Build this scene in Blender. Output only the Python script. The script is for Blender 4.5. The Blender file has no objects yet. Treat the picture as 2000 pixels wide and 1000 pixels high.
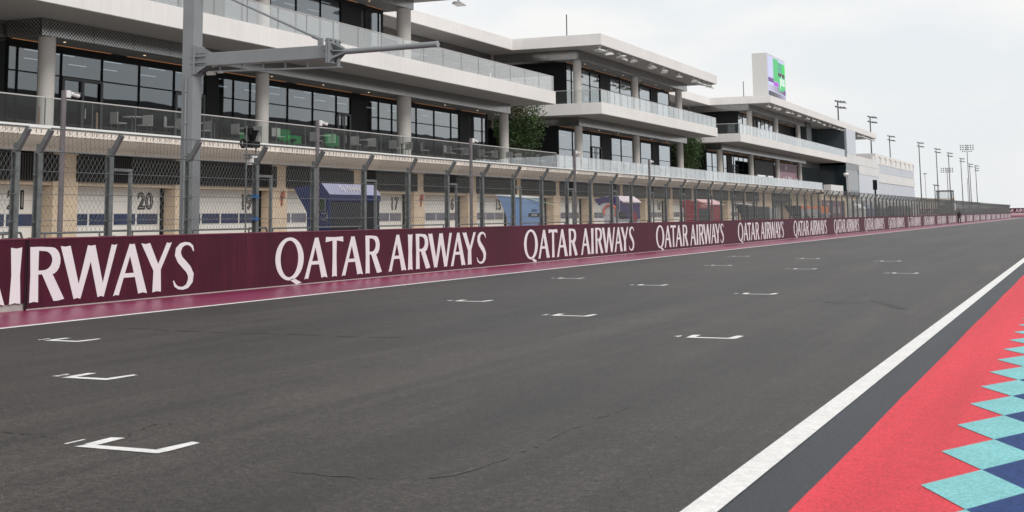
import bpy, bmesh, math, random
from mathutils import Matrix, Vector
random.seed(7)
R = math.radians
SC = bpy.context.scene
COL = SC.collection

# ------------------------------------------------------------------ camera
FPX, CY, YAW, PITCH, ROLL, CAMH = 2678.94, 61.876, 0.39231, 0.13530, -0.01281, 1.4759
_fw = Vector((-math.sin(YAW)*math.cos(PITCH), math.cos(YAW)*math.cos(PITCH), math.sin(PITCH)))
_r = Vector((math.cos(YAW), math.sin(YAW), 0)); _u = _r.cross(_fw)
_c, _s = math.cos(ROLL), math.sin(ROLL)
_r2 = _c*_r + _s*_u; _u2 = -_s*_r + _c*_u
cd = bpy.data.cameras.new('camera'); cam = bpy.data.objects.new('camera', cd); COL.objects.link(cam)
m = Matrix.Identity(4)
for i in range(3):
    m[i][0] = _r2[i]; m[i][1] = _u2[i]; m[i][2] = -_fw[i]
m[2][3] = CAMH
cam.matrix_world = m
cd.sensor_width = 36; cd.lens = FPX/2000*36; cd.shift_y = (CY-500)/2000
cd.clip_start = 0.1; cd.clip_end = 6000
cd.dof.use_dof = True; cd.dof.focus_distance = 27; cd.dof.aperture_fstop = 6.5
SC.camera = cam

# ------------------------------------------------------------------ world, sun, exposure
w = bpy.data.worlds.new('World'); SC.world = w; w.use_nodes = True
nt = w.node_tree; nt.nodes.clear()
def nn(nt, t, **k):
    n = nt.nodes.new(t)
    for a, b in k.items():
        if a.startswith('i_'):
            n.inputs[int(a[2:])].default_value = b
        else: setattr(n, a, b)
    return n
SUN_EL, SUN_AZ = R(38), R(112)      # azimuth clockwise from +Y towards +X
sky = nn(nt, 'ShaderNodeTexSky', sky_type='NISHITA', sun_disc=False, sun_elevation=SUN_EL, sun_rotation=SUN_AZ, dust_density=4.0, air_density=1.2)
tc = nn(nt, 'ShaderNodeTexCoord')
mp = nn(nt, 'ShaderNodeMapping'); mp.inputs['Scale'].default_value = (1.0, 1.0, 2.6)
n1 = nn(nt, 'ShaderNodeTexNoise'); n1.inputs['Scale'].default_value = 3.0; n1.inputs['Detail'].default_value = 6; n1.inputs['Roughness'].default_value = .55
rp = nn(nt, 'ShaderNodeValToRGB')
rp.color_ramp.elements[0].position = .42; rp.color_ramp.elements[0].color = (8.3, 8.8, 9.15, 1)
rp.color_ramp.elements[1].position = .55; rp.color_ramp.elements[1].color = (9.8, 9.7, 9.6, 1)
sep = nn(nt, 'ShaderNodeSeparateXYZ')
hz = nn(nt, 'ShaderNodeMapRange'); hz.inputs[1].default_value = -.02; hz.inputs[2].default_value = .16; hz.inputs[3].default_value = 1; hz.inputs[4].default_value = 0
mixh = nn(nt, 'ShaderNodeMix', data_type='RGBA'); mixh.inputs[7].default_value = (8.6, 8.8, 8.9, 1)
mix = nn(nt, 'ShaderNodeMix', data_type='RGBA'); mix.inputs[0].default_value = .97
bg = nn(nt, 'ShaderNodeBackground'); bg.inputs[1].default_value = .1
out = nn(nt, 'ShaderNodeOutputWorld')
L = nt.links.new
L(tc.outputs['Generated'], mp.inputs['Vector']); L(mp.outputs[0], n1.inputs['Vector']); L(n1.outputs['Fac'], rp.inputs[0])
L(tc.outputs['Generated'], sep.inputs[0]); L(sep.outputs[2], hz.inputs[0]); L(hz.outputs[0], mixh.inputs[0]); L(rp.outputs[0], mixh.inputs[6])
L(sky.outputs[0], mix.inputs[6]); L(mixh.outputs[2], mix.inputs[7]); L(mix.outputs[2], bg.inputs[0]); L(bg.outputs[0], out.inputs[0])
sl = bpy.data.lights.new('sun', 'SUN'); sl.energy = 1.7; sl.angle = R(20); sl.color = (1, .96, .9)
so = bpy.data.objects.new('sun', sl); COL.objects.link(so)
sd = Vector((math.sin(SUN_AZ)*math.cos(SUN_EL), math.cos(SUN_AZ)*math.cos(SUN_EL), math.sin(SUN_EL)))
so.rotation_euler = sd.to_track_quat('Z', 'Y').to_euler()
vs = SC.view_settings; vs.view_transform = 'Standard'; vs.look = 'None'; vs.exposure = 0.0; vs.gamma = 1; vs.use_curve_mapping = False
SC.render.engine = 'CYCLES'
cy = SC.cycles
cy.max_bounces = 8; cy.transparent_max_bounces = 16; cy.glossy_bounces = 4; cy.diffuse_bounces = 3; cy.volume_bounces = 0
try: cy.use_denoising = True
except Exception: pass

# ------------------------------------------------------------------ materials
def mat(name, col, rough=.6, metal=0.0, noise=None, bump=None, spec=.5, streak=None, emit=None, alpha=1):
    """noise=(scale,amount[,stretch]) world-space tone variation; bump=(scale,strength)"""
    mt = bpy.data.materials.new(name); mt.use_nodes = True
    nt = mt.node_tree; b = nt.nodes['Principled BSDF']
    b.inputs['Base Color'].default_value = (*col, 1); b.inputs['Roughness'].default_value = rough
    b.inputs['Metallic'].default_value = metal; b.inputs['Specular IOR Level'].default_value = spec
    L = nt.links.new
    g = nn(nt, 'ShaderNodeNewGeometry')
    last = None
    for nz in ([noise] if isinstance(noise, tuple) else (noise or [])):
        mp = nn(nt, 'ShaderNodeMapping'); mp.inputs['Scale'].default_value = nz[2] if len(nz) > 2 else (1, 1, 1)
        t = nn(nt, 'ShaderNodeTexNoise'); t.inputs['Scale'].default_value = nz[0]; t.inputs['Detail'].default_value = 5
        mr = nn(nt, 'ShaderNodeMapRange'); mr.inputs[1].default_value = .3; mr.inputs[2].default_value = .7
        mr.inputs[3].default_value = 1-nz[1]; mr.inputs[4].default_value = 1+nz[1]
        mx = nn(nt, 'ShaderNodeVectorMath', operation='SCALE')
        L(g.outputs['Position'], mp.inputs['Vector']); L(mp.outputs[0], t.inputs['Vector']); L(t.outputs['Fac'], mr.inputs[0]); L(mr.outputs[0], mx.inputs['Scale'])
        if last is None: mx.inputs[0].default_value = col
        else: L(last, mx.inputs[0])
        last = mx.outputs[0]
    if last is not None: L(last, b.inputs['Base Color'])
    if bump:
        t = nn(nt, 'ShaderNodeTexNoise'); t.inputs['Scale'].default_value = bump[0]; t.inputs['Detail'].default_value = 3
        bp = nn(nt, 'ShaderNodeBump'); bp.inputs['Strength'].default_value = bump[1]; bp.inputs['Distance'].default_value = .01
        L(g.outputs['Position'], t.inputs['Vector']); L(t.outputs['Fac'], bp.inputs['Height']); L(bp.outputs[0], b.inputs['Normal'])
    if emit:
        b.inputs['Emission Color'].default_value = (*emit[:3], 1); b.inputs['Emission Strength'].default_value = emit[3]
    mt['lastcol'] = 0
    return mt

def glass_mat(name, tint, milk=0.0, milkcol=(.86, .87, .87), faces=2, rough=0.0):
    mt = bpy.data.materials.new(name); mt.use_nodes = True
    nt = mt.node_tree; nt.nodes.clear(); L = nt.links.new
    ge = nn(nt, 'ShaderNodeNewGeometry'); dt = nn(nt, 'ShaderNodeVectorMath', operation='DOT_PRODUCT'); L(ge.outputs['Normal'], dt.inputs[0]); L(ge.outputs['Incoming'], dt.inputs[1])
    ab = nn(nt, 'ShaderNodeMath', operation='ABSOLUTE'); L(dt.outputs['Value'], ab.inputs[0])
    om = nn(nt, 'ShaderNodeMath', operation='SUBTRACT'); om.inputs[0].default_value = 1; L(ab.outputs[0], om.inputs[1])
    pw = nn(nt, 'ShaderNodeMath', operation='POWER'); pw.inputs[1].default_value = 5; L(om.outputs[0], pw.inputs[0])
    fr = nn(nt, 'ShaderNodeMath', operation='MULTIPLY_ADD'); fr.inputs[1].default_value = .96; fr.inputs[2].default_value = .04; L(pw.outputs[0], fr.inputs[0])
    # combined reflectance of several air/glass interfaces: nR/(1+(n-1)R)
    a = nn(nt, 'ShaderNodeMath', operation='MULTIPLY'); a.inputs[1].default_value = faces
    b = nn(nt, 'ShaderNodeMath', operation='MULTIPLY_ADD'); b.inputs[1].default_value = faces-1; b.inputs[2].default_value = 1
    d = nn(nt, 'ShaderNodeMath', operation='DIVIDE')
    L(fr.outputs[0], a.inputs[0]); L(fr.outputs[0], b.inputs[0]); L(a.outputs[0], d.inputs[0]); L(b.outputs[0], d.inputs[1])
    tr = nn(nt, 'ShaderNodeBsdfTransparent'); tr.inputs[0].default_value = (*tint, 1)
    df = nn(nt, 'ShaderNodeBsdfDiffuse'); df.inputs[0].default_value = (*milkcol, 1)
    m0 = nn(nt, 'ShaderNodeMixShader'); m0.inputs[0].default_value = milk
    L(tr.outputs[0], m0.inputs[1]); L(df.outputs[0], m0.inputs[2])
    gl = nn(nt, 'ShaderNodeBsdfGlossy'); gl.inputs[0].default_value = (.95, .98, 1, 1); gl.inputs['Roughness'].default_value = rough
    g = nn(nt, 'ShaderNodeNewGeometry'); t = nn(nt, 'ShaderNodeTexNoise'); t.inputs['Scale'].default_value = .55; t.inputs['Detail'].default_value = 1
    bp = nn(nt, 'ShaderNodeBump'); bp.inputs['Strength'].default_value = .25; bp.inputs['Distance'].default_value = .012
    L(g.outputs['Position'], t.inputs['Vector']); L(t.outputs['Fac'], bp.inputs['Height']); L(bp.outputs[0], gl.inputs['Normal'])
    m1 = nn(nt, 'ShaderNodeMixShader'); o = nn(nt, 'ShaderNodeOutputMaterial')
    L(d.outputs[0], m1.inputs[0]); L(m0.outputs[0], m1.inputs[1]); L(gl.outputs[0], m1.inputs[2]); L(m1.outputs[0], o.inputs[0])
    return mt

M = {}
M['plaster'] = mat('white_plaster', (.79, .76, .745), .7, noise=[(.5, .05, (1, .35, 1)), (2.2, .035, (1, 2, .25))])
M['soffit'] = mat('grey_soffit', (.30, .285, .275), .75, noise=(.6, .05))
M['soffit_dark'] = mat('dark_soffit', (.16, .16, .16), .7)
M['cream'] = mat('cream_panel', (.80, .725, .66), .6, noise=[(.8, .05), (3, .03, (1, 3, .3))])
M['column'] = mat('column_plaster', (.56, .53, .505), .6, noise=(3, .03, (1, 1, .2)))
M['black'] = mat('black_frame', (.010, .011, .013), .6, spec=.2)
M['room'] = mat('dark_interior', (.03, .033, .036), .8)
M['glass'] = glass_mat('window_glass', (.50, .56, .60), faces=3.6)
M['bglass'] = glass_mat('balustrade_glass', (.93, .94, .94), milk=.20, faces=1.6)
M['tglass'] = glass_mat('terrace_glass', (.93, .95, .945), milk=.02, faces=1.3)
M['steel'] = mat('galvanised_steel', (.15, .165, .165), .55, .2, noise=[(6, .22), (30, .1)])
M['wire'] = mat('fence_wire', (.15, .155, .155), .55, .2)
M['rail'] = mat('stainless_rail', (.72, .68, .66), .3, .7)
M['gantry'] = mat('grey_painted_steel', (.235, .25, .262), .45, .0, noise=(2.5, .06))
M['maroon'] = mat('maroon_board', (.068, .0065, .022), .5, noise=[(.5, .10), (1.1, .12), (6, .22, (1, 1.6, .10))], spec=.3)
M['maroon_dark'] = mat('maroon_seam', (.02, .003, .01), .6)
M['letter'] = mat('white_lettering', (.80, .77, .80), .5, noise=(1.5, .02))
M['door'] = mat('white_door', (.72, .69, .65), .55, noise=(1.2, .03))
M['doorwin'] = mat('door_window', (.035, .05, .105), .12, noise=(.8, .25), spec=.8)
M['doorwin_grey'] = mat('door_window_grey', (.16, .16, .20), .15, noise=(.8, .2), spec=.8)
M['sand'] = mat('sandstone', (.60, .47, .345), .8, noise=[(1.2, .09), (9, .06)])
M['louver'] = mat('black_louver', (.022, .021, .021), .6)
M['number'] = mat('number_paint', (.012, .012, .014), .6)
M['concrete'] = mat('concrete', (.42, .40, .375), .8, noise=[(.8, .12), (7, .08)])
M['white_metal'] = mat('white_metal', (.78, .78, .77), .4)
M['dark_metal'] = mat('dark_metal', (.055, .06, .065), .5)
M['mast'] = mat('mast_steel', (.11, .115, .12), .6)
M['warm_lamp'] = mat('warm_lamp', (1, .8, .6), .5, emit=(1, .75, .5, 1.2))
M['strip_lamp'] = mat('orange_strip_light', (.8, .4, .2), .5, emit=(1, .42, .16, .18))
M['white_lamp'] = mat('white_ceiling_lamp', (1, 1, 1), .5, emit=(.95, 1, .95, .9))
M['panel_white'] = mat('white_blue_cladding', (.50, .53, .60), .25, noise=(.5, .04, (1, 3, .3)))
M['bark'] = mat('bark', (.16, .11, .075), .9, noise=(6, .3))
M['twig'] = mat('dry_twig', (.17, .12, .10), .9)
M['leaf1'] = mat('leaf_green', (.036, .075, .013), .55, noise=(2.2, .45))
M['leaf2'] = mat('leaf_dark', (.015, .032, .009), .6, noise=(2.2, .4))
M['seat'] = mat('stand_seats', (.62, .61, .61), .8, noise=(.12, .5))

def screen_mat():
    mt = mat('perforated_metal', (.21, .21, .21), .17, .8)
    nt = mt.node_tree; b = nt.nodes['Principled BSDF']; L = nt.links.new
    g = nn(nt, 'ShaderNodeNewGeometry'); sp = nn(nt, 'ShaderNodeSeparateXYZ'); L(g.outputs['Position'], sp.inputs[0])
    h = nn(nt, 'ShaderNodeMath', operation='ADD'); L(sp.outputs[0], h.inputs[0]); L(sp.outputs[1], h.inputs[1])
    def wave(src, per, ph=None):
        m_ = nn(nt, 'ShaderNodeMath', operation='MULTIPLY'); m_.inputs[1].default_value = 2*math.pi/per; L(src, m_.inputs[0])
        w_ = nn(nt, 'ShaderNodeMath', operation='SINE'); L(m_.outputs[0], w_.inputs[0]); return w_.outputs[0]
    a_ = nn(nt, 'ShaderNodeMath', operation='MULTIPLY'); L(wave(h.outputs[0], .17), a_.inputs[0]); L(wave(sp.outputs[2], .15), a_.inputs[1])
    r = nn(nt, 'ShaderNodeMapRange'); r.inputs[1].default_value = -.35; r.inputs[2].default_value = .1; r.inputs[3].default_value = .15; r.inputs[4].default_value = 1.25
    s = nn(nt, 'ShaderNodeVectorMath', operation='SCALE'); s.inputs[0].default_value = (.34, .335, .33)
    L(a_.outputs[0], r.inputs[0]); L(r.outputs[0], s.inputs['Scale']); L(s.outputs[0], b.inputs['Base Color'])
    return mt
M['screen'] = screen_mat()

def asphalt():
    mt = mat('asphalt', (.0285, .0225, .0192), .50, noise=[(.40, .38, (1, .04, 1)), (1.7, .36, (1, .05, 1)), (5.5, .22, (1, .03, 1)), (.13, .30, (1, .5, 1)), (.9, .20), (5, .14), (11, .30), (24, .65), (60, .95), (140, .7)], bump=(90, .8), spec=.32)
    return mt
M['asphalt'] = asphalt()
M['asphalt_edge'] = mat('asphalt_edge', (.020, .024, .032), .55, noise=[(3, .2, (1, .2, 1)), (26, .4), (70, .7)], bump=(90, .6), spec=.4)
M['crack'] = mat('tar_crack', (.021, .0172, .0152), .6, noise=[(6, .35), (25, .5)], spec=.3)
M['seam'] = mat('speckled_seam', (.045, .040, .036), .6, noise=[(60, .7), (9, .4)])
M['skid'] = mat('tyre_mark', (.022, .0195, .0175), .6, noise=[(20, .3), (60, .5)])
M['strip'] = mat('magenta_paint', (.24, .018, .078), .36, noise=[(.7, .22, (1, .35, 1)), (3.0, .14, (1, .5, 1)), (60, .12)], spec=.65)
M['redpaint'] = mat('red_paint', (.66, .046, .066), .7, noise=[(.8, .13, (3.0, .12, 1)), (6, .05), (30, .12), (80, .28)], bump=(90, .5), spec=.3)  # long streaks: scuffs, plus the shade of a slight ridge put into the colour
M['cyanpaint'] = mat('pale_blue_paint', (.21, .52, .54), .7, noise=[(2, .07), (30, .12), (80, .25)], bump=(90, .4), spec=.3)
M['bluepaint'] = mat('dark_blue_paint', (.009, .040, .165), .7, noise=[(2, .08), (30, .25), (80, .4)], bump=(90, .4), spec=.3)
M['whitepaint'] = mat('white_paint', (.76, .745, .73), .6, noise=[(3, .05), (14, .10), (60, .14)])
M['sandground'] = mat('desert_sand', (.42, .35, .27), .9, noise=[(.05, .12), (2, .08)])
M['pit'] = mat('pit_concrete', (.36, .34, .32), .8, noise=(.4, .08))

def C(name, col, rough=.5, **k):
    if name not in M: M[name] = mat(name, col, rough, **k)
    return M[name]

# ------------------------------------------------------------------ mesh helpers
class MB:
    def __init__(s): s.v = []; s.f = []; s.smooth = set()
    def add(s, vs, fs, smooth=False):
        o = len(s.v); s.v += [tuple(p) for p in vs]
        for f in fs:
            if smooth: s.smooth.add(len(s.f))
            s.f.append(tuple(i+o for i in f))
        return s
    def box(s, x0, x1, y0, y1, z0, z1):
        x0, x1 = sorted((x0, x1)); y0, y1 = sorted((y0, y1)); z0, z1 = sorted((z0, z1))
        return s.add([(x0,y0,z0),(x1,y0,z0),(x1,y1,z0),(x0,y1,z0),(x0,y0,z1),(x1,y0,z1),(x1,y1,z1),(x0,y1,z1)],
                     [(0,3,2,1),(4,5,6,7),(0,1,5,4),(1,2,6,5),(2,3,7,6),(3,0,4,7)])
    def prism(s, poly, a, b, axis='z'):
        """poly of 2D points, extruded from a to b along axis; (y,z) order for x, (x,z) for y, (x,y) for z"""
        def P(p, t):
            return {'z': (p[0], p[1], t), 'y': (p[0], t, p[1]), 'x': (t, p[0], p[1])}[axis]
        n = len(poly); vs = [P(p, a) for p in poly] + [P(p, b) for p in poly]
        fs = [tuple(range(n)), tuple(range(2*n-1, n-1, -1))] + [(i, i+n, (i+1) % n+n, (i+1) % n) for i in range(n)]
        return s.add(vs, fs)
    def tube(s, a, b, r, n=8, r2=None, caps=True, smooth=True):
        a = Vector(a); b = Vector(b); d = (b-a).normalized(); r2 = r if r2 is None else r2
        up = Vector((0,0,1)) if abs(d.z) < .9 else Vector((1,0,0))
        e = d.cross(up).normalized(); g = d.cross(e)
        vs = [a+(e*math.cos(t)+g*math.sin(t))*r for t in [2*math.pi*i/n for i in range(n)]] + [b+(e*math.cos(t)+g*math.sin(t))*r2 for t in [2*math.pi*i/n for i in range(n)]]
        s.add(vs, [(i, (i+1) % n, (i+1) % n+n, i+n) for i in range(n)], smooth and n > 5)
        if caps: s.add(vs, [tuple(range(n-1, -1, -1)), tuple(range(n, 2*n))])
        return s
    def beam(s, a, b, w, h):
        a = Vector(a); b = Vector(b); d = (b-a).normalized(); up = Vector((0,0,1)) if abs(d.z) < .9 else Vector((0,1,0))
        e = d.cross(up).normalized()*w/2; g = e.cross(d).normalized()*h/2
        vs = [p+x*e+y*g for p in (a, b) for x, y in ((-1,-1),(1,-1),(1,1),(-1,1))]
        return s.add(vs, [(3,2,1,0),(4,5,6,7),(0,1,5,4),(1,2,6,5),(2,3,7,6),(3,0,4,7)])
    def quad(s, *p): return s.add(p, [tuple(range(len(p)))])
    def data(s, name, mt):
        me = bpy.data.meshes.new(name); me.from_pydata(s.v, [], s.f); me.update()
        if s.smooth:
            for i in s.smooth: me.polygons[i].use_smooth = True
        if mt: me.materials.append(mt)
        return me
    def build(s, name, mt, parent=None, bevel=0, fix=True):
        me = s.data(name, mt)
        if fix:
            bm = bmesh.new(); bm.from_mesh(me); bmesh.ops.recalc_face_normals(bm, faces=bm.faces); bm.to_mesh(me); bm.free()
        o = bpy.data.objects.new(name, me); COL.objects.link(o); o.parent = parent
        if bevel:
            b = o.modifiers.new('bevel', 'BEVEL'); b.width = bevel; b.segments = 2; b.limit_method = 'ANGLE'
        return o
def tag(o, label=None, cat=None, group=None, kind=None):
    for k, v in (('label', label), ('category', cat), ('group', group), ('kind', kind)):
        if v: o[k] = v
    return o
def empty(name, loc=(0,0,0), rz=0, **k):
    o = bpy.data.objects.new(name, None); COL.objects.link(o); o.location = loc; o.rotation_euler = (0,0,rz); o.empty_display_size = .2
    return tag(o, **k)
def inst(name, me, parent, loc=(0,0,0)):
    o = bpy.data.objects.new(name, me); COL.objects.link(o); o.parent = parent; o.location = loc; return o
def copy_tree(o, parent=None):
    c = o.copy(); COL.objects.link(c); c.parent = parent
    for ch in list(o.children): copy_tree(ch, c)
    return c
def struct(name, mb, mt): return tag(mb.build(name, mt), kind='structure')
def text_polys(body, size, offset=0, extrude=.01, shear=0, spacing=1.0):
    cu = bpy.data.curves.new('t', 'FONT'); cu.body = body; cu.size = size; cu.offset = offset; cu.extrude = extrude
    cu.align_x = 'CENTER'; cu.shear = shear; cu.space_character = spacing; cu.resolution_u = 3
    ob = bpy.data.objects.new('t', cu); COL.objects.link(ob)
    dg = bpy.context.evaluated_depsgraph_get(); me = bpy.data.meshes.new_from_object(ob.evaluated_get(dg))
    bpy.data.objects.remove(ob); bpy.data.curves.remove(cu)
    return me
def wall_text(name, body, size, x, y, z, mt, parent, offset=0, wscale=1, depth=.008, rot='front', shear=0, spacing=1.0):
    """text that stands on a vertical face: 'front' faces +X and reads along +Y"""
    me = text_polys(body, size, offset, depth, shear, spacing)
    for v in me.vertices:
        a, b, c = v.co; a *= wscale
        v.co = (x+c, y+a, z+b) if rot == 'front' else (x+a, y-c, z+b)
    me.materials.clear(); me.materials.append(mt); me.update()
    o = bpy.data.objects.new(name, me); COL.objects.link(o); o.parent = parent; return o

# ------------------------------------------------------------------ ground, track and paint
struct('desert_ground', MB().add([(-2500,-60,-.03),(1500,-60,-.03),(1500,5000,-.03),(-2500,5000,-.03)], [(0,1,2,3)]), M['sandground'])
struct('asphalt_track', MB().add([(-14.62,-40,0),(-1.82,-40,0),(-1.82,900,0),(-14.62,900,0)], [(0,1,2,3)]), M['asphalt'])
struct('asphalt_edge_strip', MB().add([(-1.82,-40,.0),(-1.40,-40,.0),(-1.40,900,.0),(-1.82,900,.0)], [(0,1,2,3)]), M['asphalt_edge'])
struct('magenta_verge', MB().add([(-17.4,-40,.0),(-14.62,-40,0),(-14.62,362,0),(-17.4,362,0)], [(0,1,2,3)]), M['strip'])
struct('far_asphalt_runoff', MB().add([(-120,362,0),(-14.62,362,0),(-14.62,900,0),(-120,900,0)], [(0,1,2,3)]), M['asphalt'])
struct('pit_lane', MB().add([(-36,-40,0),(-17.4,-40,0),(-17.4,362,0),(-36,362,0)], [(0,1,2,3)]), M['pit'])
struct('white_line_pit_side', MB().add([(-14.60,-40,.004),(-14.45,-40,.004),(-14.45,480,.004),(-14.60,480,.004)], [(0,1,2,3)]), M['whitepaint'])
struct('white_line_kerb_side', MB().add([(-1.985,-40,.005),(-1.81,-40,.005),(-1.81,700,.005),(-1.985,700,.005)], [(0,1,2,3)]), M['whitepaint'])
ww = MB()
yy = -40.0; pts = []
while yy < 700:
    pts.append((-1.475+.004*math.sin(yy*.9)+random.uniform(-.003,.003), yy)); yy += .45 if yy < 60 else 10
n = len(pts)
ww.add([(x, y, .004) for x, y in pts]+[(12, y, .004) for x, y in pts], [(i, i+n, i+n+1, i+1) for i in range(n-1)])
struct('red_painted_runoff', ww, M['redpaint'])
dc = MB(); db = MB(); PD = 1.148
for k in range(-8, 260):
    yc = 8.0+k*PD
    for j in range(12):
        xc = -.655+j*.2775; off = 0 if j % 2 == 0 else PD/2
        (dc if j % 2 == 0 else db).add([(xc-.2775, yc+off, .008), (xc, yc+off-PD/2, .008), (xc+.2775, yc+off, .008), (xc, yc+off+PD/2, .008)], [(0,1,2,3)])
struct('pale_blue_painted_diamonds', dc, M['cyanpaint'])
struct('dark_blue_painted_diamonds', db, M['bluepaint'])
struct('painted_infield_band', MB().add([(2.4,-40,.012),(14,-40,.012),(14,500,.012),(2.4,500,.012)], [(0,1,2,3)]), M['bluepaint'])
def ribbon(name, pts, wd, mt, jit=.02, z=.003, gap=.2):
    P = []
    for a, b in zip(pts, pts[1:]):
        for t in range(8): P.append((a[0]+(b[0]-a[0])*t/8+random.uniform(-jit, jit), a[1]+(b[1]-a[1])*t/8+random.uniform(-jit, jit)))
    P.append(pts[-1]); mb = MB(); vs = []
    for i, p in enumerate(P):
        q = P[min(i+1, len(P)-1)]; r = P[max(i-1, 0)]; d = Vector((q[0]-r[0], q[1]-r[1])).normalized(); h = wd*random.uniform(.35, 1)*.5*min(1, .2+i/4, .2+(len(P)-1-i)/4)
        vs += [(p[0]-d.y*h, p[1]+d.x*h, z), (p[0]+d.y*h, p[1]-d.x*h, z)]
    mb.add(vs, [(2*i, 2*i+1, 2*i+3, 2*i+2) for i in range(len(P)-1) if random.random() > gap])
    return struct(name, mb, mt)
ribbon('asphalt_crack', [(-7.34,7.98),(-7.0,7.92),(-6.67,7.86)], .03, M['crack'])
ribbon('asphalt_seam', [(-5.2,7.33),(-4.67,7.32),(-4.13,7.24),(-3.66,7.24)], .026, M['seam'], gap=.35)
ribbon('asphalt_seam', [(-3.66,7.24),(-3.48,7.54),(-3.41,8.15),(-3.44,8.94),(-3.45,9.81),(-3.41,10.7)], .035, M['seam'], gap=.45)
ribbon('asphalt_crack', [(-12.9,16.3),(-11.86,16.08),(-10.88,15.89),(-10.16,15.89),(-8.7,15.77),(-7.54,15.91)], .06, M['crack'], .04)
ribbon('asphalt_crack', [(-4.3,23.91),(-3.84,23.72),(-3.52,23.78)], .07, M['crack'])
ribbon('tyre_mark', [(-3.51,24.4),(-3.23,23.9),(-3.0,23.1),(-2.72,22.35)], .26, M['skid'], .02)
ribbon('asphalt_crack', [(-6.25,7.92),(-6.46,8.6),(-6.27,8.71)], .025, M['crack'])

# starting boxes, one object each
GRID = [[(-5.64,7.55),(-8.71,10.85),(-11.86,14.2)],[(-4.03,16.6),(-7.03,19.8),(-10.1,22.9)],[(-5.53,25.97),(-8.54,28.93),(-11.53,31.9)],
        [(-3.98,35.5),(-6.96,38.1),(-9.93,40.66)],[(-5.48,44.5),(-8.47,47.1),(-11.47,49.77)]]
ROWN = ['nearest row', 'second row', 'third row', 'fourth row', 'farthest row']
POSN = ['rightmost box', 'middle box', 'leftmost box beside the pit wall']
num = 0
for i, row in enumerate(GRID):
    for k, (x, y) in enumerate(row):
        num += 1
        W, A = (.71 if num == 1 else .58 if num < 4 else .62), .44
        mb = MB()
        J = lambda: random.uniform(-.008, .008)
        mb.quad((x-W, y+.05, .004), (x, y, .004), (x+.02, y+.11, .004), (x-W+.03, y+.15, .004))
        mb.quad((x-.10, y+.1085, .004), (x+.02, y+.11, .004), (x+.02+J(), y+A, .004), (x-.06+J(), y+A+.03, .004))
        mb.quad((x-W, y+.15, .004), (x-W+.11, y+.148, .004), (x-W+.09+J(), y+.46, .004), (x-W-.01+J(), y+.45, .004))
        o = tag(mb.build('starting_box_marking', M['whitepaint']),
            label='white bracket painted on the asphalt, %s of the %s' % (POSN[k], ROWN[i]), cat='grid marking', group='white starting boxes painted on the track')
        me = text_polys(str(num), .17, .004, .0005)
        for v in me.vertices: v.co = (x-W-.13+v.co.x, y+.12+v.co.y*1.6, .0045+v.co.z)
        me.materials.clear(); me.materials.append(M['whitepaint'])
        t = bpy.data.objects.new('number', me); COL.objects.link(t); t.parent = o

# ------------------------------------------------------------------ pit wall with lettering
WX = -17.14
def glyph(ch):
    """returns list of (outline, is_hole) in unit cell"""
    if ch == 'A': return [[(0,-.01),(.05,.012),(.16,.0),(.29,.335),(.625,.335),(.735,.0),(.87,.02),(1,-.005),(.59,1),(.52,.985),(.45,1)], [(.325,.42),(.59,.42),(.465,.76)]]
    if ch == 'T': return [[(0,.87),(.015,1),(.5,.99),(.985,1),(1,.87),(.62,.905),(.605,.5),(.635,0),(.5,.015),(.37,0),(.395,.5),(.385,.905)]]
    if ch == 'I': return [[(0,0),(.5,.02),(1,0),(.88,.5),(1,1),(.5,.98),(0,1),(.12,.5)]]
    if ch == 'R':
        bowl = [(.62+.27*math.sin(t), .735+.25*math.cos(t)) for t in [R(a) for a in range(0, 170, 20)]]
        inn = [(.40+.25*math.sin(t), .745+.175*math.cos(t)) for t in [R(a) for a in range(0, 181, 20)]]
        return [[(.02,0),(.14,.015),(.27,0),(.25,.5),(.36,.5),(.72,0),(.85,.0),(1.03,.025),(.66,.50)]+bowl[::-1]+[(.3,1.0),(0,1),(.03,.5)], [(.25,.93)]+inn+[(.25,.57)]]
    if ch == 'W': return [[(0,1),(.08,.985),(.165,1),(.325,.27),(.47,1),(.53,.985),(.60,1),(.752,.26),(.90,1),(.95,.985),(1,1),(.775,0),(.72,.02),(.665,0),(.525,.69),(.36,0),(.30,.02),(.245,0)]]
    if ch == 'Y': return [[(0,1),(.14,.98),(.28,1),(.56,.56),(.84,1),(.92,.985),(1,1),(.645,.45),(.665,0),(.53,.02),(.39,0),(.41,.43)]]
    if ch == 'S':
        c = [(.95,.80,.02),(.88,.90,.05),(.74,.955,.055),(.56,.965,.06),(.38,.93,.09),(.25,.84,.125),(.23,.74,.135),(.33,.63,.14),(.52,.53,.145),(.72,.42,.14),(.84,.30,.13),(.82,.17,.115),(.68,.065,.08),(.48,.03,.055),(.28,.045,.05),(.13,.10,.05),(.05,.20,.02)]
        l, r = [], []
        for i, (x, y, w) in enumerate(c):
            a = c[max(i-1, 0)]; b = c[min(i+1, len(c)-1)]; dx, dy = (b[0]-a[0])*.75, (b[1]-a[1]); n = math.hypot(dx, dy)
            l.append((x-dy/n*w/.75*.78, y+dx/n*w*.55)); r.append((x+dy/n*w/.75*.78, y-dx/n*w*.55))
        return [l+r[::-1]]
    if ch == 'Q':
        o = [(.5+.5*math.sin(R(a)), .51+.51*math.cos(R(a))) for a in range(0, 360, 9)]
        h = [(.49+.315*math.sin(R(a)), .51+.435*math.cos(R(a))) for a in range(0, 360, 9)]
        return [o, h]
    if ch == 'q': return [[(.50,.012),(.66,.04),(.93,-.075),(.74,-.11)]]
GC = {}
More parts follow.
